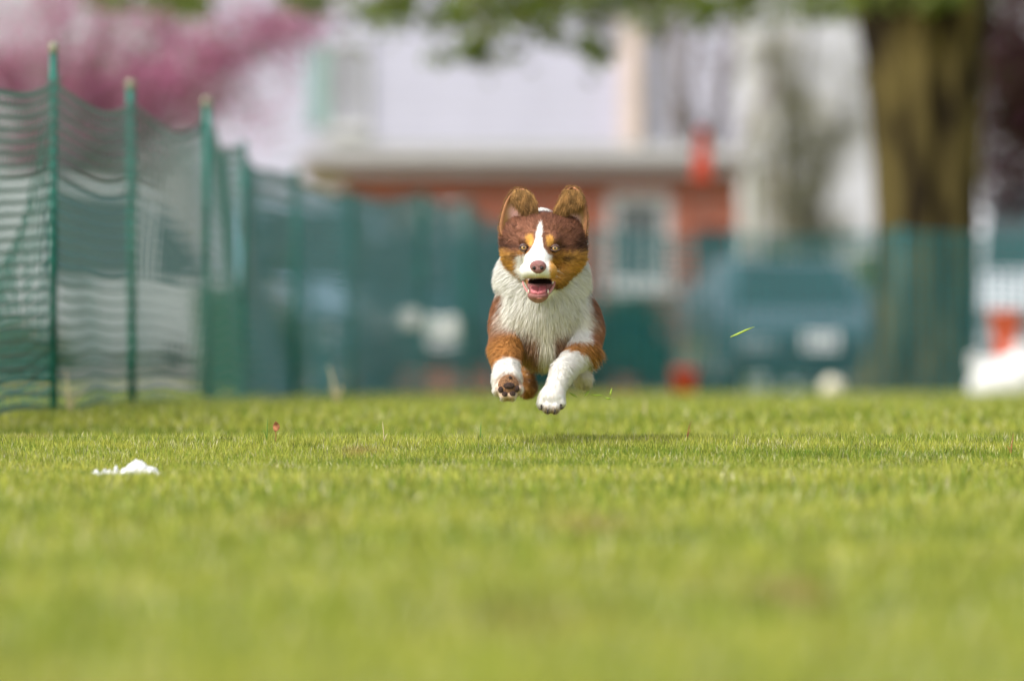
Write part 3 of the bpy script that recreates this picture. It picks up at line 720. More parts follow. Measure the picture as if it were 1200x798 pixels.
Cs = [np.array(q) + rng.normal(size=(26, 3)) * .11 for q in tips]
Cs = np.concatenate(Cs) + np.array(off_)
ex = [np.array(W(u, v, DP + random.uniform(-.8, .8))) + rng.normal(size=(int(k * .62), 3)) * s * 1.8 for (u, v, k, s) in
      ((30, 30, 700, .16), (90, 15, 600, .14), (10, 85, 600, .13), (150, 40, 500, .13), (250, 55, 500, .12), (290, 35, 450, .10), (330, 20, 400, .10), (110, 85, 350, .10), (180, 95, 260, .10), (235, 90, 240, .10), (355, 40, 200, .07), (290, 130, 160, .09), (310, 150, 110, .08), (100, 130, 150, .1), (360, 10, 120, .07), (140, 0, 500, .2), (230, 20, 500, .2), (320, 40, 350, .16), (60, 60, 400, .2), (200, 130, 200, .16), (130, 160, 160, .15), (260, 165, 120, .12), (330, 110, 140, .12), (370, 35, 110, .08), (0, 10, 400, .2))]
leaves('blossom', np.concatenate([Cs] + ex), .032, pk, pt, off_, seed=9)

# purple leaved tree at the right edge
DQ = 50.0; xq = X(1285, DQ); qt = root('purple_tree', (xq, DQ, gz(xq, DQ)), 'dark purple leaved tree reaching in from the right edge', 'tree'); off_ = tuple(qt.location)
mb = MB(); limb(mb, (0, 0, -.05), (.1, 0, 2.2), .13, .10, 8, .02, 10); mb.build('trunk', M_bark3, qt, True)
mb = MB(); tips = []
for (u, v, dd) in ((1190, 60, 0), (1165, 150, .4), (1170, 20, -.3), (1215, -30, .2), (1200, 200, .2), (1300, -60, 0), (1380, 20, .5), (1150, 90, -.6), (1210, 120, .5), (1350, 120, 0)):
    p = limb(mb, (.1, 0, 2.0), W(u, v, DQ + dd) - qt.location, .04, .008, 8, .1, 6); tips += p[3:]; tips += twigs(mb, p, 7, .4, .007, 0)
mb.build('limb', M_bark3, qt, True)
Cs = np.concatenate([np.array(q) + rng.normal(size=(34, 3)) * .13 for q in tips] + [np.array(W(u, v, DQ) - qt.location) + rng.normal(size=(150, 3)) * .13 for (u, v) in ((1170, 30), (1195, 60), (1180, 95), (1160, 130), (1200, 130), (1195, 170), (1180, 200), (1160, 60), (1205, 225), (1150, 185), (1190, 10), (1210, 90), (1145, 30), (1148, 70), (1140, 200), (1155, 110), (1165, 230), (1185, 235), (1150, 160), (1140, 100), (1175, 170))]) + np.array(off_)
Cs = Cs[Cs[:, 0] > X(1128, DQ)]
leaves('crown', Cs, .036, [(.10, .025, .045), (.15, .045, .075), (.06, .02, .03), (.08, .07, .02)], qt, off_, seed=2)

# bare grey trees
def bare(u, D, tops, r0, label, m, cols=None, seed=1, kbud=4, grp=None):
    random.seed(seed); x = X(u, D); t = root('bare_tree', (x, D, gz(x, D)), label, 'tree', group=grp); off_ = tuple(t.location)
    mb = MB(); zf = 1.9; limb(mb, (0, 0, -.1), (0, 0, zf), r0, r0 * .8, 6, .02, 9); mb.build('trunk', m, t, True)
    mb = MB(); tips = []
    for (uu, vv, rr) in tops:
        p = limb(mb, (0, 0, zf - .1), W(uu, vv, D + random.uniform(-1, 1)) - t.location, rr, rr * .35, 9, .06, 7)
        tips += twigs(mb, p, 12, 1.0, rr * .22, .4)
    t2 = twigs(mb, tips, 50, .6, .009, .3); mb.build('limb', m, t, True)
    if cols:
        C = np.concatenate([np.array(q) + rng.normal(size=(kbud, 3)) * .12 for q in tips + t2]) + np.array(off_)
        leaves('crown', C, .045, cols, t, off_, seed=seed)
bare(822, 84, ((790, -10, .13), (862, 40, .12), (885, -60, .11), (770, -90, .09), (830, -80, .09), (905, 90, .08)), .2, 'pale grey forked bare tree over the right end of the brick building', M_bark2, None, 3)
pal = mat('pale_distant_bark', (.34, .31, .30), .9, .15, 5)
bare(950, 100, ((905, 60, .09), (960, -30, .10), (1010, 80, .08), (930, 150, .06), (985, 160, .06)), .18, 'budding pale tree between the brick building and the big trunk', pal, [(.34, .33, .16), (.40, .37, .22), (.38, .36, .30)], 5, 14)
bare(905, 108, ((880, 90, .07), (915, 10, .08), (945, 120, .06)), .15, 'smaller budding tree just right of the white downspout', pal, [(.40, .38, .25), (.42, .38, .30)], 8, 12)
bare(120, 66, ((60, 60, .1), (120, -40, .11), (190, 40, .09), (240, 90, .08), (300, 60, .07)), .2, 'grey bare tree behind the blossom on the left', M_bark2, [(.26, .24, .16), (.30, .22, .2)], 12, 6)

# shrubs and hedge
def shrub(u, D, wpx, vtop, cols, label, seed, per=260, cat='shrub', grp=None, size=.035):
    x = X(u, D); zg = gz(x, D); t = root('shrub', (x, D, zg), label, cat, group=grp); off_ = tuple(t.location)
    H = bz(vtop, D) - zg; wx_ = wpx / FP * D / 2
    C = clumps(x, D, zg + H * .52, wx_, min(wx_, .8), H * .46, 26, per, .12, seed)
    mb = MB()
    for k in range(7): limb(mb, (random.uniform(-.05, .05), 0, -.03), (random.uniform(-1, 1) * wx_ * .7, random.uniform(-.3, .3), H * random.uniform(.6, .9)), .02, .006, 4, .1, 5)
    mb.build('stem', M_bark3, t, True); leaves('foliage', C[C[:, 2] > zg], size, cols, t, off_, seed=seed)
dk = [(.02, .06, .012), (.035, .085, .018), (.015, .045, .012)]
yl = [(.20, .26, .03), (.26, .30, .05), (.12, .18, .03)]
for i, (u, wd, vt) in enumerate(((640, 120, 352), (700, 110, 345), (760, 100, 350), (835, 90, 338))):
    shrub(u, 72.5, wd, vt, dk, ['dark clipped shrub hidden behind the dog before the brick wall', 'dark clipped shrub under the left half of the white framed window', 'dark clipped shrub under the right half of the white framed window', 'dark clipped shrub before the door of the brick building'][i], 20 + i)
shrub(912, 80, 70, 292, yl, 'yellow green shrub at the right end of the brick building', 31)
shrub(1030, 90, 60, 268, yl, 'olive yellow shrub seen along the left edge of the big trunk', 32)
shrub(1100, 56, 130, 372, dk, 'low dark shrub seen through the netting right of the big trunk', 33)
shrub(320, 52, 90, 380, [(.05, .11, .02), (.09, .14, .03)], 'mid green shrub behind the fifth netting post', 34)
shrub(20, 50, 120, 395, [(.05, .09, .02), (.12, .12, .05)], 'low green shrub behind the netting at the left edge', 35)

# far tree line that closes the horizon
Cs = []
for k in range(90):
    xx = -60 + 120 * k / 89 + random.uniform(-1, 1); Cs.append(clumps(xx, 190 + random.uniform(-6, 6), ground_z(xx, 190) + 2.0, 2.2, 2, 2.6 + random.uniform(-.8, 1.2), 8, 60, .7, 100 + k))
o = leaves('distant_woods', np.concatenate(Cs), .28, [(.16, .17, .10), (.22, .20, .15), (.12, .15, .07)], None, (0, 0, 0), seed=77)
o['label'] = 'hazy far treeline behind the houses'
# ------------------------------------------------------------------ the dog
# built in its own units: x to the right, y away from its chest, z up, one unit = 2.25 mm
DU = 0.00225
DOG_AT = Vector(((636 - 600) * DU, 15.0, ZC + (HY - 487) * DU))
def Q(u, v, d): return np.array([u - 636.0, d, 487.0 - v])
hF = 1.35
lo = np.array([-72., -76., -4.]); hi = np.array([80., 285., 262.])
nn_ = np.ceil((hi - lo) / hF).astype(int) + 1
gxs = [lo[i] + hF * np.arange(nn_[i]) for i in range(3)]
FLD = np.full(nn_, 60., np.float32)
prims = []        # (label, fn) kept for the colouring
def _local(c, pad):
    sl_ = []
    for i in range(3):
        a = int(max(0, np.floor((c[0][i] - pad - lo[i]) / hF))); b = int(min(nn_[i], np.ceil((c[1][i] + pad - lo[i]) / hF) + 1)); sl_.append(slice(a, b))
    g = np.meshgrid(gxs[0][sl_[0]], gxs[1][sl_[1]], gxs[2][sl_[2]], indexing='ij')
    return tuple(sl_), np.stack(g, -1)
def smin(a, b, k):
    h = np.clip(.5 + .5 * (b - a) / k, 0, 1); return b * (1 - h) + a * h - k * h * (1 - h)
def ell_d(P, c, r, rot=None):
    q = P - c
    if rot is not None: q = q @ rot
    r = np.asarray(r, float); k0 = np.linalg.norm(q / r, axis=-1); k1 = np.linalg.norm(q / (r * r), axis=-1)
    return k0 * (k0 - 1) / np.maximum(k1, 1e-6)
def cone_d(P, a, b, ra, rb):
    ab = b - a; t = np.clip(((P - a) @ ab) / (ab @ ab), 0, 1); return np.linalg.norm(P - a - t[..., None] * ab, axis=-1) - (ra + (rb - ra) * t)
def rotm(ax, deg): return np.array(Matrix.Rotation(R(deg), 3, ax))
def add(label, kind, *a, k=8, sub=False):
    if kind == 'e':
        c, r = a[0], a[1]; rot = a[2] if len(a) > 2 else None; fn = lambda P: ell_d(P, c, r, rot); m = max(r); box = (c - m, c + m)
    else:
        A, B, ra, rb = a; fn = lambda P: cone_d(P, A, B, ra, rb); m = max(ra, rb); box = (np.minimum(A, B) - m, np.maximum(A, B) + m)
    sl_, P = _local(box, k + 4); d = fn(P).astype(np.float32); cur = FLD[sl_]
    FLD[sl_] = smin(cur, d, k) if not sub else -smin(-cur, d, k)
    if not sub: prims.append((label, fn))
# trunk
add('body', 'c', Q(640, 368, 105), Q(640, 360, 215), 53, 46)
add('body', 'e', Q(640, 372, 88), (54, 46, 56), k=14)
add('chest', 'e', Q(637, 372, 58), (50, 40, 48), k=14)
add('chest', 'e', Q(641, 398, 44), (26, 24, 26), k=14)
add('chest', 'c', Q(637, 318, 62), Q(638, 352, 66), 43, 50, k=14)       # neck
add('chest', 'e', Q(635, 324, 46), (52, 30, 32), k=18)
add('chest', 'c', Q(636, 325, 56), Q(637, 362, 60), 47, 49, k=14)                   # ruff
add('body', 'e', Q(641, 362, 235), (45, 40, 44), k=14)                   # rump
add('body', 'e', Q(641, 402, 150), (36, 60, 24), k=14)                   # belly
add('chest', 'e', Q(635, 259, 54), (17, 16, 15), k=8)                     # nape
# shoulders and front legs
add('legL', 'e', Q(600, 378, 62), (25, 34, 38), k=10)
add('legL', 'c', Q(596, 384, 48), Q(592, 411, 26), 20, 17, k=9)
add('legL', 'c', Q(592, 411, 26), Q(594, 440, -24), 17, 13.5, k=8)
add('pawL', 'e', Q(594, 446, -34), (17.5, 15, 17), k=6)
add('pawL', 'e', Q(595, 455, -42), (15, 12, 12), k=5)
for (u, v, d, r) in ((583.5, 457, -46, 6.0), (591, 463, -50, 6.3), (600, 463, -50, 6.3), (607, 456, -46, 6.0)): add('pawL', 'e', Q(u, v, d), (r, r + 3, r), k=3)
add('legR', 'e', Q(683, 382, 62), (23, 34, 36), k=10)
add('legR', 'c', Q(686, 388, 52), Q(684, 408, 32), 20, 18, k=9)
add('legR', 'c', Q(684, 410, 30), Q(660, 436, 2), 16, 12.5, k=8)
add('pawR', 'c', Q(660, 436, 2), Q(649, 459, -14), 12.5, 12, k=7)
add('pawR', 'e', Q(646, 467, -20), (15.5, 15, 13), k=6)
for (u, v, d, r) in ((634.5, 473, -25, 5.2), (641.5, 477, -30, 5.8), (650, 477.5, -30, 5.8), (657, 472, -25, 5.2)): add('pawR', 'e', Q(u, v, d), (r, r + 3, r + 1), k=3)
# hind legs drawn forward under the belly
add('hindL', 'e', Q(612, 380, 212), (24, 38, 36), k=10)
add('hindL', 'c', Q(612, 396, 190), Q(614, 428, 160), 19, 12, k=8)
add('hindL', 'c', Q(614, 428, 160), Q(619, 452, 118), 10, 9, k=6)
add('hindL', 'e', Q(619, 456, 106), (9.5, 16, 9), k=5)
add('hindR', 'e', Q(670, 380, 212), (24, 38, 36), k=10)
add('hindR', 'c', Q(674, 396, 190), Q(680, 424, 160), 19, 12, k=8)
add('hindR', 'c', Q(680, 424, 160), Q(684, 442, 128), 10, 9.5, k=6)
add('hindR', 'e', Q(685, 445, 116), (10, 16, 10), k=5)
# head
n_body = len(prims)
add('head', 'e', Q(637, 285, 26), (45, 40, 33), k=9)
add('head', 'e', Q(637, 268, 18), (33, 30, 17), k=8)
add('head', 'e', Q(608, 296, 18), (18, 24, 19), k=8)
add('head', 'c', Q(606, 298, 16), Q(617, 318, 6), 14, 10, k=8)
add('head', 'e', Q(666, 297, 18), (18, 24, 21), k=8)
add('head', 'c', Q(668, 300, 16), Q(655, 326, 4), 15, 10, k=8)
add('head', 'e', Q(607, 277, 26), (19.5, 26, 21), k=9)
add('head', 'e', Q(667, 278, 26), (18.5, 26, 22), k=9)
add('head', 'c', Q(633, 297, -4), Q(630.5, 308, -30), 18.5, 14.5, k=9)
add('head', 'c', Q(630, 308, -28), Q(629.5, 316, -46), 14.5, 11.5, k=6)
add('head', 'e', Q(619.5, 318.5, -36), (11, 16, 10.5), k=5)                  # flews
add('head', 'e', Q(641.5, 318.5, -36), (11.5, 16, 10.5), k=5)
add('head', 'c', Q(632, 283, -14), Q(631, 296, -24), 9, 9, k=8)          # bridge
add('head', 'e', Q(618, 281, -12), (9, 8, 7), k=6)                       # brows
add('head', 'e', Q(647, 281, -12), (9, 8, 7), k=6)
add('jaw', 'c', Q(634, 330, 0), Q(630.5, 346.5, -30), 18, 9, k=5)
add('jaw', 'e', Q(630.3, 346.5, -32), (12.5, 12, 7.5), k=4)
add('mouth', 'e', Q(630.8, 336.5, -38), (15, 26, 8.8), rotm('X', 12), k=3, sub=True)
add('mouth', 'e', Q(631, 331, -28), (19.5, 22, 5.0), k=2.5, sub=True)
# eye sockets and nostril dents
add('x', 'e', Q(613.5, 290.5, -23), (5.6, 7, 4.4), k=2, sub=True)
add('x', 'e', Q(650.5, 291.5, -23), (5.6, 7, 4.4), k=2, sub=True)

def surface_nets(F, lo, h):
    S = F < 0; c = [S[:-1,:-1,:-1], S[1:,:-1,:-1], S[:-1,1:,:-1], S[1:,1:,:-1], S[:-1,:-1,1:], S[1:,:-1,1:], S[:-1,1:,1:], S[1:,1:,1:]]
    cnt = sum(x.astype(np.int8) for x in c); act = (cnt > 0) & (cnt < 8); cells = np.argwhere(act)
    off = np.array([[0,0,0],[1,0,0],[0,1,0],[1,1,0],[0,0,1],[1,0,1],[0,1,1],[1,1,1]])
    vals = np.stack([F[cells[:,0]+o[0], cells[:,1]+o[1], cells[:,2]+o[2]] for o in off], 1)
    P = np.zeros((len(cells), 3)); N = np.zeros(len(cells))
    for a, b in ((0,1),(2,3),(4,5),(6,7),(0,2),(1,3),(4,6),(5,7),(0,4),(1,5),(2,6),(3,7)):
        va, vb = vals[:, a], vals[:, b]; m = (va < 0) != (vb < 0); t = np.where(m, va / np.where(m, va - vb, 1), 0)
        P += m[:, None] * (off[a] + t[:, None] * (off[b] - off[a])); N += m
    P = (cells + P / N[:, None]) * h + lo
    idx = -np.ones(act.shape, np.int64); idx[tuple(cells.T)] = np.arange(len(cells)); Fs = []
    for ax in range(3):
        a = [slice(None)] * 3; b = [slice(None)] * 3; a[ax] = slice(0, -1); b[ax] = slice(1, None)
        A, B = S[tuple(a)], S[tuple(b)]; e = np.argwhere(A != B); fl = A[tuple(e.T)]
        o1, o2 = [i for i in range(3) if i != ax]
        ok = (e[:, o1] > 0) & (e[:, o2] > 0) & (e[:, o1] < S.shape[o1]-1) & (e[:, o2] < S.shape[o2]-1); e = e[ok]; fl = fl[ok]
        def g(d1, d2):
            q = e.copy(); q[:, o1] -= d1; q[:, o2] -= d2; return idx[tuple(q.T)]
        q = np.stack([g(1,1), g(0,1), g(0,0), g(1,0)], 1); fl = fl if ax != 1 else ~fl
        q[~fl] = q[~fl][:, ::-1]; Fs.append(q)
    return P, np.concatenate(Fs)
DV, DF = surface_nets(FLD, lo, hF)
for _ in range(2):         # relax
    acc = np.zeros_like(DV); cn = np.zeros(len(DV))
    for j in range(4):
        np.add.at(acc, DF[:, j], DV[DF[:, (j+1) % 4]] + DV[DF[:, (j+3) % 4]]); np.add.at(cn, DF[:, j], 2)
    DV = DV * .5 + .5 * acc / cn[:, None]

def dist_label(P, names):
    return np.min(np.stack([fn(P) for l, fn in prims if l in names]), 0)
hbrown, htan = np.array([.205, .088, .052]), np.array([.62, .33, .085])
cream, white = np.array([.78, .73, .58]), np.array([.82, .80, .76])
brown, dbrown = np.array([.130, .055, .034]), np.array([.040, .018, .013])
tan, gold = np.array([.47, .22, .065]), np.array([.60, .31, .075])
pinkskin = np.array([.55, .30, .26])
def mixc(c, col, k): k = np.clip(k, 0, 1)[:, None]; return c * (1 - k) + k * col
def coat_color(P, jit=1.0):
    u = P[:, 0] + 636; v = 487 - P[:, 2]; d = P[:, 1]; n = len(P)
    ju = (wob(u * .35, v * .35 + d * .2, 1, 1) * 1.6 + rng.normal(0, .9, n)) * jit; jv = (wob(u * .3, v * .3, 1, 6) * 2 + rng.normal(0, 1.1, n)) * jit
    U, Vv = u + ju, v + jv
    dh = dist_label(P, ('head', 'jaw')); db = dist_label(P, ('body', 'chest')); 
    # --- trunk: white chest and ruff, brown saddle on both sides
    c = np.tile(white, (n, 1)) * (1 - 0)
    c = mixc(c, cream, sst(v, 345, 400) * .7)
    side = np.maximum(sst(593 - U, 0, 6), sst(U - 687, 0, 6)) * sst(Vv, 338, 348) ; back = sst(d + jv, 92, 104)
    br = np.maximum(side * sst(d + jv * 2, 22, 42), back)
    brr = brown * 1.5 + tan * .25
    c = c * (1 - br[:, None]) + br[:, None] * brr
    c = mixc(c, tan * .75, br * sst(v, 372, 400) * .8)
    c = mixc(c, brown * .9 + tan * .35, sst(Vv, 382, 398) * sst(np.abs(U - 641), 5, 11) * (np.abs(u - 638) < 34) * .9)
    c = mixc(c, cream * .6, (d > 75) * sst(v, 395, 410) * .6)
    # --- legs
    for names, kind in ((('legL', 'pawL'), 0), (('legR', 'pawR'), 1), (('hindL',), 2), (('hindR',), 3)):
        dl = dist_label(P, names); k = sst(db - dl, -4, 3) * 1.0
        if kind == 0:
            lim = 432 - .30 * (U - 592) + .0 * d; cl = mixc(np.tile(brown * 1.5 + tan * .35, (n, 1)), tan * 1.05, sst(v + .4 * (u - 590), 384, 402)); cl[:] = cl * .9; cl = mixc(cl, white, sst(Vv - lim, -1.5, 1.5))
            cl = mixc(cl, white, (1 - sst(v, 372, 392)) * sst(u, 588, 598) * (1 - sst(d, 60, 80)))
            k = np.maximum(k * sst(v, 366, 396), sst(v, 402, 410) * (u < 612) * (d < 60))
        elif kind == 1:
            lim = 412 + .32 * (U - 676) + 7 * (U > 690); cl = mixc(np.tile(brown * 1.5 + tan * .4, (n, 1)), tan, sst(v, 396, 408)); cl = mixc(cl, white, sst(Vv - lim, -1.5, 1.5))
            cl = mixc(cl, white, (1 - sst(Vv, 398, 403)) * (1 - sst(U, 688, 694)) * (1 - sst(d, 60, 80)))
            k = np.maximum(k * sst(v, 370, 392), sst(v, 404, 410) * (u > 652) * (d < 60))
        else:
            cl = mixc(np.tile(brown * 1.4 + tan * .3, (n, 1)), tan * .8, sst(v, 415, 440)); 
            if kind == 3: cl = mixc(cl, cream, sst(v, 424, 432))
            k = k * (d > 90)
        c = c * (1 - k[:, None]) + k[:, None] * cl
    low = sst(Vv, 473, 480) * (u > 625) * (d < 20); c = mixc(c, np.array([.34, .20, .11]), low * .75)
    low = sst(np.hypot((U - 596) / 13.5, (Vv - 453) / 15) * -1, -1.25, -.95) * (d < -30) * (u < 615); c = mixc(c, np.array([.42, .24, .12]), low * .8)
    c = mixc(c, np.array([.60, .50, .42]), (sst(wob(u * .22, v * .16, 1, 12), .3, .8) * (v > 415) * .45))
    # --- head
    h = np.tile(hbrown, (n, 1)) * (1 + .2 * wob(u, v, .5, 2))[:, None]
    h = mixc(h, hbrown * 1.4, np.exp(-((u - 618) / 13) ** 2 - ((v - 268) / 9) ** 2) * .5 + np.exp(-((u - 652) / 14) ** 2 - ((v - 268) / 9) ** 2) * .5)
    h = mixc(h, dbrown, np.exp(-((u - 591) / 8) ** 2 - ((Vv - 286) / 6) ** 2) * .75 + np.exp(-((u - 680) / 10) ** 2 - ((Vv - 287) / 9) ** 2) * .85)
    # tan cheeks
    ck = sst(Vv + 3.2 * wob(u * .35, d * .1, 1, 2) + rng.normal(0, .8, n), 292, 300) * (sst(-U, -613, -607) + sst(U, 649, 656)); h = mixc(h, htan * .95, ck)
    h = mixc(h, htan * .6, ck * sst(v, 314, 334))
    h = mixc(h, dbrown * 1.6, np.exp(-((U - 603) / 9) ** 2 - ((Vv - 301) / 3.2) ** 2) * .9 + np.exp(-((U - 664) / 10) ** 2 - ((Vv - 303) / 3.6) ** 2) * .9)
    # peach rims under the eyes, dark corner lines, tan brows
    for ex, s_ in ((614, -1), (650, 1)):
        h = mixc(h, tan * .8 + brown * .6, np.exp(-((U - ex) / 8) ** 2 - ((Vv - 297) / 4.0) ** 2) * .9)
        h = mixc(h, dbrown * 1.3, np.exp(-((u - ex) / 6.0) ** 4 - ((v - 290.5) / 4.6) ** 4))
        h = mixc(h, dbrown, np.exp(-((u - ex - s_ * 11) / 8) ** 2 - ((v - 289.5) / 1.6) ** 2) * .8)
    for bx_, by_, ru in ((620.5, 282.0, 4.0), (644.0, 283.0, 4.0)):
        h = mixc(h, gold * 1.1, 1.6 * np.exp(-((U - bx_) / ru) ** 4 - ((Vv - by_) / 6.2) ** 4))
    # blaze and muzzle
    hw = np.interp(v, [258, 264, 272, 284, 290, 296, 301, 308], [0, 2.3, 3.6, 4.6, 6.5, 10.5, 15, 20]); cx = np.interp(v, [262, 300], [633, 629.5])
    h = mixc(h, white * 1.03, sst(hw - np.abs(u + ju * .6 - cx), -.8, 1.0) * (v > 261) * (d < 12))
    mz = sst(Vv, 298, 302) * (1 - sst(np.abs(U - 626), 19.5, 21.5)) * (d < 4) * (v < 329)
    h = mixc(h, white, mz)
    h = mixc(h, tan * .45, sst(v, 325.5, 328) * (d < 12) * (u < 619))
    h = mixc(h, gold, sst(U, 641.5, 645.5) * sst(Vv, 301, 306) * (1 - sst(U, 656, 661)) * (d < 4) * (v < 331))
    h = mixc(h, pinkskin * .75, np.exp(-((u - 630) / 13) ** 4 - ((v - 327) / 3.5) ** 4) * .6 * (d < -20))
    h = mixc(h, cream * .95, np.exp(-((u - 630) / 10) ** 4 - ((v - 324.5) / 2.0) ** 2) * (d < -20) * .7)
    # open mouth, lips and jaw
    dm = np.minimum(ell_d(P, Q(630.8, 336.5, -38), (15, 26, 8.8), rotm('X', 12)), ell_d(P, Q(631, 331, -28), (19.5, 22, 5.0)))
    h = mixc(h, np.array([.16, .035, .035]), sst(-dm, -2.6, -.8) * (v > 326.5))
    h = mixc(h, np.array([.015, .006, .006]), sst(-dm, -1.6, -.4) * (v > 326) * (v < 334.5) * (d > -34))
    jj = (v > 333) * sst(np.abs(u - 631) * -1, -21, -17) * (d < 8); h = mixc(h, np.array([.26, .11, .10]), jj * sst(-dm, -9, -4))
    h = mixc(h, brown * 1.2, (v > 334) * (d < 25) * (np.abs(u - 631) < 22) * sst(dm, 3, 6) * .6)
    h = mixc(h, np.array([.30, .13, .12]), (v > 349) * (d < -12) * .7)
    kh = sst(db - dh, -1, 3) * (1 - sst(d + jv, 36, 44)) * (v < 362)
    kh = np.maximum(kh, ((dh < 2.2) & (d < 6)).astype(float) * (v < 362))
    # nape: white tuft seen between the ears
    c = c * (1 - kh[:, None]) + kh[:, None] * h
    c = mixc(c, white, (v < 262) * (np.abs(u - 635) < 17) * sst(d, 26, 34))
    c = mixc(c, np.array([.16, .10, .10]), (v < 264) * (np.abs(u - 634) < 11) * sst(d, 8, 14) * (1 - sst(d, 24, 30)) * .8)
    c = c * (1 + .07 * wob(u * .6, v * .25 + d * .3, 1, 9) + rng.normal(0, .03, n))[:, None]
    return np.clip(c, 0, .85)

dog = root('dog', DOG_AT, 'brown, white and copper dog leaping toward the camera, mouth open, all paws off the ground', 'dog')
M_fur = mat('dog_coat', (1, 1, 1), .75, attr='Col', spec=.2)
M_hair = mat('dog_hair', (1, 1, 1), .6, attr='Col', spec=.15, trans=.30)
body = np_mesh('body', DV * DU, DF, M_fur, dog, colors=coat_color(DV, .6), smooth=True)
# --- coat of single hairs
VN = np.zeros_like(DV); fn_ = np.cross(DV[DF[:, 2]] - DV[DF[:, 0]], DV[DF[:, 3]] - DV[DF[:, 1]]); ar = np.linalg.norm(fn_, axis=1) / 2
for j in range(4): np.add.at(VN, DF[:, j], fn_)
VN /= np.linalg.norm(VN, axis=1)[:, None] + 1e-9
# make sure the normals point outwards
tst = DV[np.argmax(DV[:, 0])]; 
if VN[np.argmax(DV[:, 0])][0] < 0:
    VN = -VN; body.data.flip_normals()
FC = DV[DF].mean(1)
def hair_len(P):
    u = P[:, 0] + 636; v = 487 - P[:, 2]; d = P[:, 1]
    dh = dist_label(P, ('head', 'jaw')); db = dist_label(P, ('body', 'chest')); dl = dist_label(P, ('legL', 'legR', 'pawL', 'pawR')); dhl = dist_label(P, ('hindL', 'hindR'))
    L = np.full(len(P), 8.0); L = np.where((d < 90) & (v < 400), 13, L); L = np.where((np.abs(u - 639) > 42) & (v > 335), 8, L); L = np.where((v > 395) & (np.abs(u - 640) < 26) & (d < 90), 20, L)
    leg = dl < db; L = np.where(leg, np.interp(v, [385, 410, 430, 450], [9, 8.5, 7.5, 4.5]), L)
    L = np.where(leg & (u > 680) & (v > 405) & (d > 20), 18, L); L = np.where(leg & (d > 25) & (v > 400) & (u < 612), 11, L)
    L = np.where((dhl < db) & (v > 405), 8, L)
    hd = (dh < db) | ((dh < 2.2) & (d < 6)); lh = np.clip(2.0 + .20 * (d + 22), 1.8, 9.5) + 1.5 * sst(np.abs(u - 637), 34, 44) * sst(v, 268, 300); lh = np.where(v > 327, np.minimum(lh, np.where(np.abs(u - 632) < 19, .9, 9)), lh)
    L = np.where(hd & (v < 362) & (d < 42), lh, L); L = np.where((v < 262) & (d > 30), 7, L)
    return L
fl_ = hair_len(FC)
keep = np.ones(len(FC), bool)
dm = np.minimum(ell_d(FC, Q(630.8, 336.5, -38), (15, 26, 8.8), rotm('X', 12)), ell_d(FC, Q(631, 331, -28), (19.5, 22, 5.0)))
keep &= ~((dm < 2.4) & (487 - FC[:, 2] > 326.5))
for e in (Q(613.8, 290.5, -20), Q(650.3, 291.3, -20)): keep &= np.linalg.norm((FC - e)[:, [0, 2]], axis=1) > 5.2
keep &= np.linalg.norm((FC - Q(629.5, 313.5, -55)) * [1, .6, 1.15], axis=1) > 10.5
keep &= ~((np.abs(FC[:, 0] + 636 - 596) < 12.5) & (np.abs(487 - FC[:, 2] - 453) < 13) & (FC[:, 1] < -47))
wgt = ar * keep * np.clip(9 / (fl_ + 3), .5, 1.9) * np.where(FC[:, 1] > 120, .35, 1); wgt /= wgt.sum()
NH = 120000
fi = rng.choice(len(DF), NH, p=wgt); a, b = rng.random(NH), rng.random(NH)
qv = DV[DF[fi]]; qn = VN[DF[fi]]
bil = lambda q: q[:, 0] * ((1-a)*(1-b))[:, None] + q[:, 1] * (a*(1-b))[:, None] + q[:, 2] * (a*b)[:, None] + q[:, 3] * ((1-a)*b)[:, None]
HP = bil(qv); HN = bil(qn); HN /= np.linalg.norm(HN, axis=1)[:, None]
Lh = hair_len(HP) * rng.uniform(.65, 1.25, NH)
u_, v_, d_ = HP[:, 0] + 636, 487 - HP[:, 2], HP[:, 1]
headm = (dist_label(HP, ('head', 'jaw')) < 2.5) & (d_ < 42) & (v_ < 362)
fh = HP - Q(630, 312, -62); fh /= np.linalg.norm(fh, axis=1)[:, None]
fb = np.stack([(u_ - 638) * .012, np.full(NH, .35), np.full(NH, -1.0)], 1)
ruff = (v_ < 345) & (~headm); fb = np.where(ruff[:, None], np.stack([(u_ - 636) * .030, np.full(NH, .25), -.55 - .02 * (330 - v_).clip(-20, 60) * 0], 1), fb)
fb = np.where(((v_ < 268) & (d_ > 20))[:, None], np.array([[0, .3, 1.0]]), fb)
flw = np.where(headm[:, None], fh, fb)
# clumps: hairs near each other lean the same way
cl = np.stack([wob(u_ * .16 + d_ * .07, v_ * .10, 1, 3), wob(d_ * .12, v_ * .12 + u_ * .1, 1, 5), wob(u_ * .2, v_ * .08, 1, 8)], 1)
flw = flw + cl * np.where(headm, .16, .22)[:, None] + rng.normal(0, .13, (NH, 3))
tg = flw - (flw * HN).sum(1)[:, None] * HN; tg /= np.linalg.norm(tg, axis=1)[:, None] + 1e-9
lift = np.where(headm, .30, .30) + rng.normal(0, .07, NH)
d1 = tg + HN * (lift + .25)[:, None]; d1 /= np.linalg.norm(d1, axis=1)[:, None]
d2 = tg + HN * (lift - .05)[:, None] + np.where(headm[:, None], 0, np.array([[0, 0, -.25]])); d2 /= np.linalg.norm(d2, axis=1)[:, None]
sd_ = np.cross(tg, HN) + rng.normal(0, .25, (NH, 3)); sd_ /= np.linalg.norm(sd_, axis=1)[:, None]
hwid = np.where(headm, .24, .27)[:, None] * rng.uniform(.7, 1.3, (NH, 1)) * (Lh / 9)[:, None].clip(.7, 1.2)
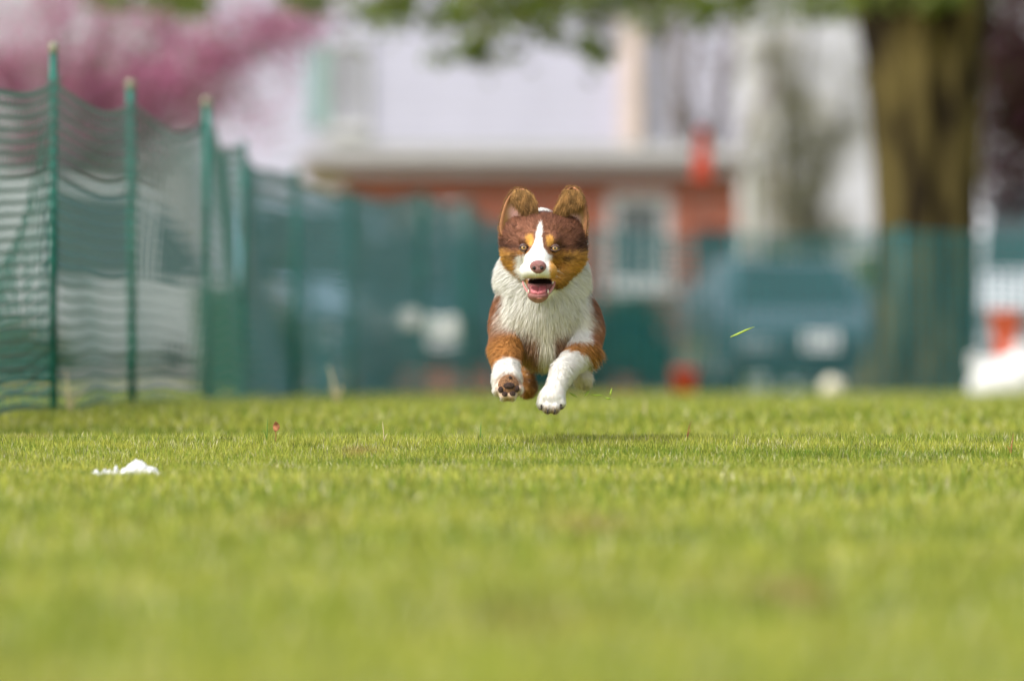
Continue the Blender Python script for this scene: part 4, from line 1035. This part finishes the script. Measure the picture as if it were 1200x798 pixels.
p0 = HP - HN * .4; p1 = p0 + d1 * (Lh * .5)[:, None]; p2 = p1 + d2 * (Lh * .5)[:, None]
HV = np.stack([p0 - sd_*hwid, p0 + sd_*hwid, p1 + sd_*hwid*.7, p1 - sd_*hwid*.7, p2], 1).reshape(-1, 3)
i5 = np.arange(NH)[:, None] * 5
cc0 = coat_color(HP, 0); dark_ = cc0.mean(1) < .4
rad_ = np.where(headm, np.arctan2(v_ - 312, u_ - 630) * 14, u_ * .9 + v_ * .15)        # streaks run with the hair
strk = np.sin(rad_ * 1.9 + 2 * np.sin(v_ * .21) + d_ * .15) * .5 + np.sin(rad_ * 3.7 + np.sin(u_ * .3) * 2 + v_ * .06) * .5
hc = coat_color(HP) * (1 + rng.normal(0, 1, (NH, 1)) * np.where(dark_, .22, .06)[:, None]).clip(.4, 1.8) * (1 + np.where(dark_, np.where(headm, .22, .40), .06)[:, None] * strk[:, None]) * (1 + .08 * wob(u_ * .5, v_ * .15 + d_ * .2, 1, 4))[:, None]
coat = np_mesh('coat', HV * DU, i5 + np.array([[0, 1, 2, 3]]), M_hair, dog, colors=np.clip(np.repeat(hc, 5, 0), 0, .88), tri=i5 + np.array([[3, 2, 4]]))
coat['kind'] = 'stuff'
# hairs take the shading of the skin they lie on
hn5 = np.repeat(HN * .8 + rng.normal(0, .22, (NH, 3)), 5, 0); hn5 /= np.linalg.norm(hn5, axis=1)[:, None]
coat.data.polygons.foreach_set('use_smooth', np.ones(len(coat.data.polygons), bool))
coat.data.normals_split_custom_set_from_vertices(hn5.tolist())

# --- ears: cupped shells with a folded flap
def ear(rows, flap, pink, tipdark, d0, seed):
    """rows: (v left, u left, v right, u right) from base to tip"""
    rr = np.random.default_rng(seed); nu, nv = 17, 25; rows = np.array(rows, float); tt = np.linspace(0, 1, len(rows))
    V = []; Cc = []
    for j in range(nv):
        t = j / (nv - 1); vl, ul, vr, ur = [np.interp(t, tt, rows[:, i]) for i in range(4)]
        for i in range(nu):
            s = i / (nu - 1); u = ul + (ur - ul) * s; v = vl + (vr - vl) * s
            cup = 9 * math.sin(math.pi * s) * (1 - .5 * t); d = d0 + 6 * t + cup
            V.append(Q(u, v, d)); e = min(s, 1 - s)
            k = math.exp(-(((u - pink[0]) / pink[2]) ** 2 + ((v - pink[1]) / pink[3]) ** 2) ** 1.5)
            c = np.array([.30, .17, .06]) * (1 - k) + np.array([.72, .42, .38]) * k
            if e < .07 or t > .95: c = brown * 1.5 + gold * .2
            Cc.append(c * rr.uniform(.85, 1.15))
    F = np.array([[j*nu+i, j*nu+i+1, (j+1)*nu+i+1, (j+1)*nu+i] for j in range(nv-1) for i in range(nu-1)])
    V = np.array(V); o = np_mesh('ear', V * DU, F, M_fur, dog, colors=np.array(Cc), smooth=True)
    so1 = o.modifiers.new('s', 'SOLIDIFY'); so1.thickness = .006; so1.offset = 1
    # folded flap, hung in front of the cup
    fr_ = np.array(flap, float); nu2, nv2 = 11, 11; V2 = []; C2 = []; tt = np.linspace(0, 1, len(fr_))
    for j in range(nv2):
        t = j / (nv2 - 1); vl, ul, vr, ur = [np.interp(t, tt, fr_[:, i]) for i in range(4)]
        for i in range(nu2):
            s = i / (nu2 - 1); u = ul + (ur - ul) * s; v = vl + (vr - vl) * s
            V2.append(Q(u, v, d0 + 7 - 9 * math.sin(math.pi * min(1, (1 - t) * .8 + .1)) - 3 * math.sin(math.pi * s)))
            st_ = .5 + .5 * math.sin(u * 1.9 + v * .7); c = np.array([.33, .18, .062]) * (.5 + .65 * st_); c = c * (1 - tipdark * t ** 1.5) + brown * 1.1 * tipdark * t ** 1.5
            C2.append(c * rr.uniform(.85, 1.15))
    F2 = np.array([[j*nu2+i, j*nu2+i+1, (j+1)*nu2+i+1, (j+1)*nu2+i] for j in range(nv2-1) for i in range(nu2-1)])
    f = np_mesh('ear_flap', np.array(V2) * DU, F2, M_fur, o, colors=np.array(C2), smooth=True)
    so2 = f.modifiers.new('s', 'SOLIDIFY'); so2.thickness = .005; so2.offset = 0
    # hairs on rim and flap
    hv, hcol = [], []
    ctr = V.mean(0)
    def hair(p, dr, L, c, w_=.24):
        dr = dr / np.linalg.norm(dr); sdv = np.cross(dr, [0, 1, 0]); sdv /= np.linalg.norm(sdv) + 1e-6
        m_ = p + dr * L * .5 + rr.normal(0, .25, 3); e_ = m_ + dr * L * .5 + np.array([0, .3, -.25]) * L * .2 + rr.normal(0, .3, 3)
        hv.extend([p - sdv*w_, p + sdv*w_, m_ + sdv*w_*.7, m_ - sdv*w_*.7, e_]); hcol.extend([c] * 5)
    for _ in range(900):
        j = rr.integers(1, nv); sd0 = rr.random() < .5
        i = 0 if sd0 else nu - 1
        if j == nv - 1: i = rr.integers(0, nu)
        p = V[j*nu+i]; out = (p - ctr) * np.array([1, 0, .25]); out /= np.linalg.norm(out) + 1e-6
        hair(p + np.array([0, -1, 0]), out * .55 + np.array([0, -.1, .9]) * (.6 if j > 5 else .1) + rr.normal(0, .3, 3), rr.uniform(1.5, 3.6), (np.array([.36, .21, .08]) * rr.uniform(.6, 1.5)) if rr.random() < .6 else brown * 2)
    for _ in range(2000):
        j = rr.integers(0, nv2); i = rr.integers(0, nu2); p = np.array(V2[j*nu2+i]) + rr.normal(0, .8, 3)
        hair(p + np.array([0, -1.6, 0]), np.array([.25 * (1 if d0 > 900 else -1) * (1 if ctr[0] > 0 else -1), -.35, -1]) + rr.normal(0, .25, 3), rr.uniform(3, 9), np.array(C2[j*nu2+i]) * rr.uniform(.8, 1.3), .2)
    for _ in range(900):
        j = rr.integers(0, 9); i = rr.integers(1, nu-1); p = V[j*nu+i]
        if math.hypot(p[0] + 636 - pink[0], 487 - p[2] - pink[1]) < pink[2] * .8 and rr.random() < .9: continue
        hair(p + np.array([0, -.5, 0]), np.array([0, -.6, 1]) + rr.normal(0, .35, 3), rr.uniform(2.5, 6), (np.array([.42, .26, .10]) if rr.random() < .6 else brown * 1.8) * rr.uniform(.6, 1.4))
    hv = np.array(hv); k5 = np.arange(len(hv) // 5)[:, None] * 5
    np_mesh('ear_fringe', hv * DU, k5 + np.array([[0, 1, 2, 3]]), M_hair, o, colors=np.clip(np.array(hcol), 0, .85), tri=k5 + np.array([[3, 2, 4]]))['kind'] = 'stuff'
    return o
ear([(278, 587, 262, 627), (267, 584.5, 254, 628.5), (256, 586, 249, 629), (246, 588.5, 243, 629), (236, 592, 236, 627.5), (229, 596, 229, 623.5), (223.5, 600.5, 224, 619), (220, 605, 220.5, 614)],
    [(222.5, 602, 223, 618), (229, 599, 229, 624.5), (236, 600, 236, 628), (243, 605.5, 243, 629), (249, 612, 249.5, 629), (255, 617, 254, 627)], (602.5, 248, 8.0, 10), .35, 14, 1)
ear([(265, 647, 278, 687), (256, 648, 266, 689), (248, 649.5, 256, 689.5), (240, 652.5, 246, 688), (232, 656, 236, 686), (225, 660, 227.5, 682.5), (220.5, 664, 221.5, 679), (218, 668, 218.5, 674)],
    [(222, 662.5, 224, 680), (229, 658.5, 231, 684.5), (236, 655, 237, 684), (243, 651.5, 242, 678), (249, 649.5, 248, 668), (256, 649, 254, 658)], (672, 257, 9.0, 8), .0, 14, 2)

# --- eyes
def col_ellip(name, c, r, colf, m, parent, n=24, k=16, M=None):
    mb = MB(); mb.ell((0, 0, 0), r, n, k, M); V = np.array(mb.v); F = np.array(mb.f)
    o = np_mesh(name, (V + c) * DU, F, m, parent, colors=np.array([colf(p) for p in V]), smooth=True); return o
M_eye = mat('wet_eye', (1, 1, 1), .06, attr='Col', spec=.7, coat=1.0)
for (u, v) in ((613.9, 290.6), (650.2, 291.4)):
    def ec(p):
        a_ = math.degrees(math.acos(max(-1, min(1, -p[1] / 5.6)))); 
        if a_ < 14: return np.array([.006, .005, .005])
        if a_ < 36: return np.array([.48, .28, .10]) * (1.1 if a_ < 28 else .55)
        if a_ < 50: return np.array([.05, .03, .02])
        return np.array([.10, .05, .04])
    col_ellip('eye', Q(u, v, -16.8), (5.6, 5.6, 5.6), ec, M_eye, dog, 40, 40)
    mb = MB()
    for sgn, k_ in ((1, 1.0), (-1, .85)):
        pts = [Q(u, v, 0) + np.array([5.6 * math.cos(t), -19.6 - 1.6 * math.sin(t), sgn * (2.3 if sgn > 0 else 3.0) * math.sin(t) - .1]) for t in np.linspace(0, math.pi, 9)]
        mb.tube([Vector(p * DU) for p in pts], [DU * r for r in (.4, .8, 1.0, 1.1, 1.1, 1.1, 1.0, .8, .4)], 6)
        mb.build('eyelid', M_lid if 'M_lid' in globals() else globals().setdefault('M_lid', mat('dark_eyelid', (.075, .034, .022), .5, .1, 100)), dog, True); mb = MB()
# --- nose, tongue, teeth, pads, claws
M_nose = mat('liver_pink_nose', (.30, .125, .115), .38, .15, 400, .5, spec=.5)
M_nst = mat('dark_nostril', (.012, .005, .005), .6)
mb = MB(); c = Q(630.2, 314.4, -53)
N_, K_ = 28, 18; mb.ell((0, 0, 0), (1, 1, 1), N_, K_); V = np.array(mb.v)
V[:, 0] *= 10.3 * (1 + .12 * V[:, 2] - .25 * (V[:, 2] < 0) * V[:, 2] ** 2); V[:, 1] *= 7.5; V[:, 2] *= 8.3; V[:, 0] = np.sign(V[:, 0]) * np.abs(V[:, 0]) ** .97
V[:, 1] += 1.0 * np.exp(-(V[:, 0] / 1.0) ** 2) * (V[:, 2] < 2); 
for sx in (-1, 1): V[:, 1] += 2.6 * np.exp(-((V[:, 0] - sx * 4.6) / 2.0) ** 2 - ((V[:, 2] + .9) / 2.1) ** 2) * (V[:, 1] < 0)
nose = np_mesh('nose', (V + c) * DU, np.array(mb.f), M_nose, dog, smooth=True)
for sx in (-1, 1): 
    mb = MB(); mb.ell(tuple((Q(630.2 + sx * 4.4, 315.4, -58.6)) * DU), tuple(np.array([2.3, 1.7, 2.1]) * DU), 14, 10); mb.build('nostril', M_nst, nose, True)
M_tng = mat('wet_pink_tongue', (.62, .17, .19), .28, .12, 300, .3, spec=.6)
mb = MB(); NT, MT = 13, 15; P = []
for j in range(MT):
    t = j / (MT - 1); d = -2 - 38 * t; v = 335 + 9.2 * t ** 1.1 ; wd = 10.2 * (1 - .12 * t) * (1 if t < .85 else math.sqrt(max(0.02, 1 - ((t - .85) / .16) ** 2)))
    for i in range(NT):
        s = i / (NT - 1) * 2 - 1; P.append(tuple(Q(630.8 + s * wd, v + 1.6 * math.exp(-(s / .15) ** 2) - 1.2 * abs(s) ** 2 + 0, d) * DU))
mb.v = P; mb.f = [(j*NT+i, j*NT+i+1, (j+1)*NT+i+1, (j+1)*NT+i) for j in range(MT-1) for i in range(NT-1)]
tg_ = mb.build('tongue', M_tng, dog, True); sm_ = tg_.modifiers.new('s', 'SOLIDIFY'); sm_.thickness = 4 * DU; sm_.offset = 0; sb_ = tg_.modifiers.new('b', 'SUBSURF'); sb_.levels = 1; sb_.render_levels = 1
M_tooth = mat('ivory_tooth', (.75, .70, .58), .3)
for (u, v, l, dn, up_) in ((619.2, 344.5, 5, -36, 1), (642.0, 344.5, 5, -36, 1)):
    MB().tube([Vector(Q(u, v, dn) * DU), Vector(Q(u + .2, v - up_ * l * .6, dn - .5) * DU), Vector(Q(u, v - up_ * l, dn) * DU)], [.9 * DU, .8 * DU, .2 * DU], 8).build('tooth', M_tooth, dog, True)
M_lip = mat('pink_lip', (.50, .20, .19), .35, .15, 300, .2)
mb = MB(); pts = []
for t in np.linspace(0, 1, 21):
    a_ = math.pi * t; pts.append(Vector(Q(631.3 - 18.8 * math.cos(a_) * (1 - .3 * math.sin(a_)), 330.5 + 19.4 * math.sin(a_) ** .85, -12 - 29 * math.sin(a_)) * DU))
mb.tube(pts, [DU * (1.0 + .9 * math.sin(math.pi * t)) for t in np.linspace(0, 1, 21)], 8); mb.build('lip', M_lip, dog, True)
M_pad = mat('dark_brown_paw_pad', (.055, .025, .016), .75, .4, 300, .8)
M_padf = mat('muddy_tan_paw_fur', (.30, .15, .07), .95, .75, 330, .8)
mb = MB(); mb.ell(tuple(Q(596, 453.5, -50) * DU), tuple(np.array([12.5, 8.5, 14.5]) * DU), 24, 14); mb.build('paw_sole', M_padf, dog, True)
for (u, v, rx, rz, d) in ((596.5, 452, 6.6, 4.2, -57.3), (587, 456.5, 3.3, 3.8, -55.8), (591.5, 462, 3.8, 3.4, -56.6), (600.5, 461.5, 3.8, 3.6, -56.6), (606, 455.5, 2.9, 4.0, -55.6), (598, 442.5, 2.2, 1.8, -55)):
    mb = MB(); mb.ell(tuple(Q(u, v, d) * DU), tuple(np.array([rx, 3.2, rz]) * DU), 16, 10); mb.build('paw_pad', M_pad, dog, True)
for (u, v, d) in ((634.5, 477.8, -27), (641.5, 482.3, -31), (650, 482.8, -31), (657, 477.2, -27)):
    mb = MB(); mb.ell(tuple(Q(u, v, d) * DU), tuple(np.array([3.4, 4.5, 2.6]) * DU), 14, 8); mb.build('paw_pad', M_pad, dog, True)
    mb = MB(); mb.tube([Vector(Q(u, v - 3, d - 6) * DU), Vector(Q(u, v - 1, d - 10) * DU), Vector(Q(u, v + 2.4, d - 11.5) * DU)], [1.3 * DU, 1.0 * DU, .25 * DU], 8); mb.build('claw', M_nst, dog, True)
# whiskers
for sx, n_ in ((-1, 7), (1, 7)):
    for k in range(n_):
        a0 = Q(629.5 + sx * (13 + k % 3 * 2), 314 + 2.2 * k % 9, -42); e0 = a0 + np.array([sx * random.uniform(9, 16), random.uniform(2, 8), random.uniform(-9, 2)])
        MB().tube([Vector(a0 * DU), Vector(((a0 + e0) / 2 + np.array([0, 0, 1.2])) * DU), Vector(e0 * DU)], [.22 * DU, .18 * DU, .05 * DU], 4).build('whisker', M_tooth, dog, True)
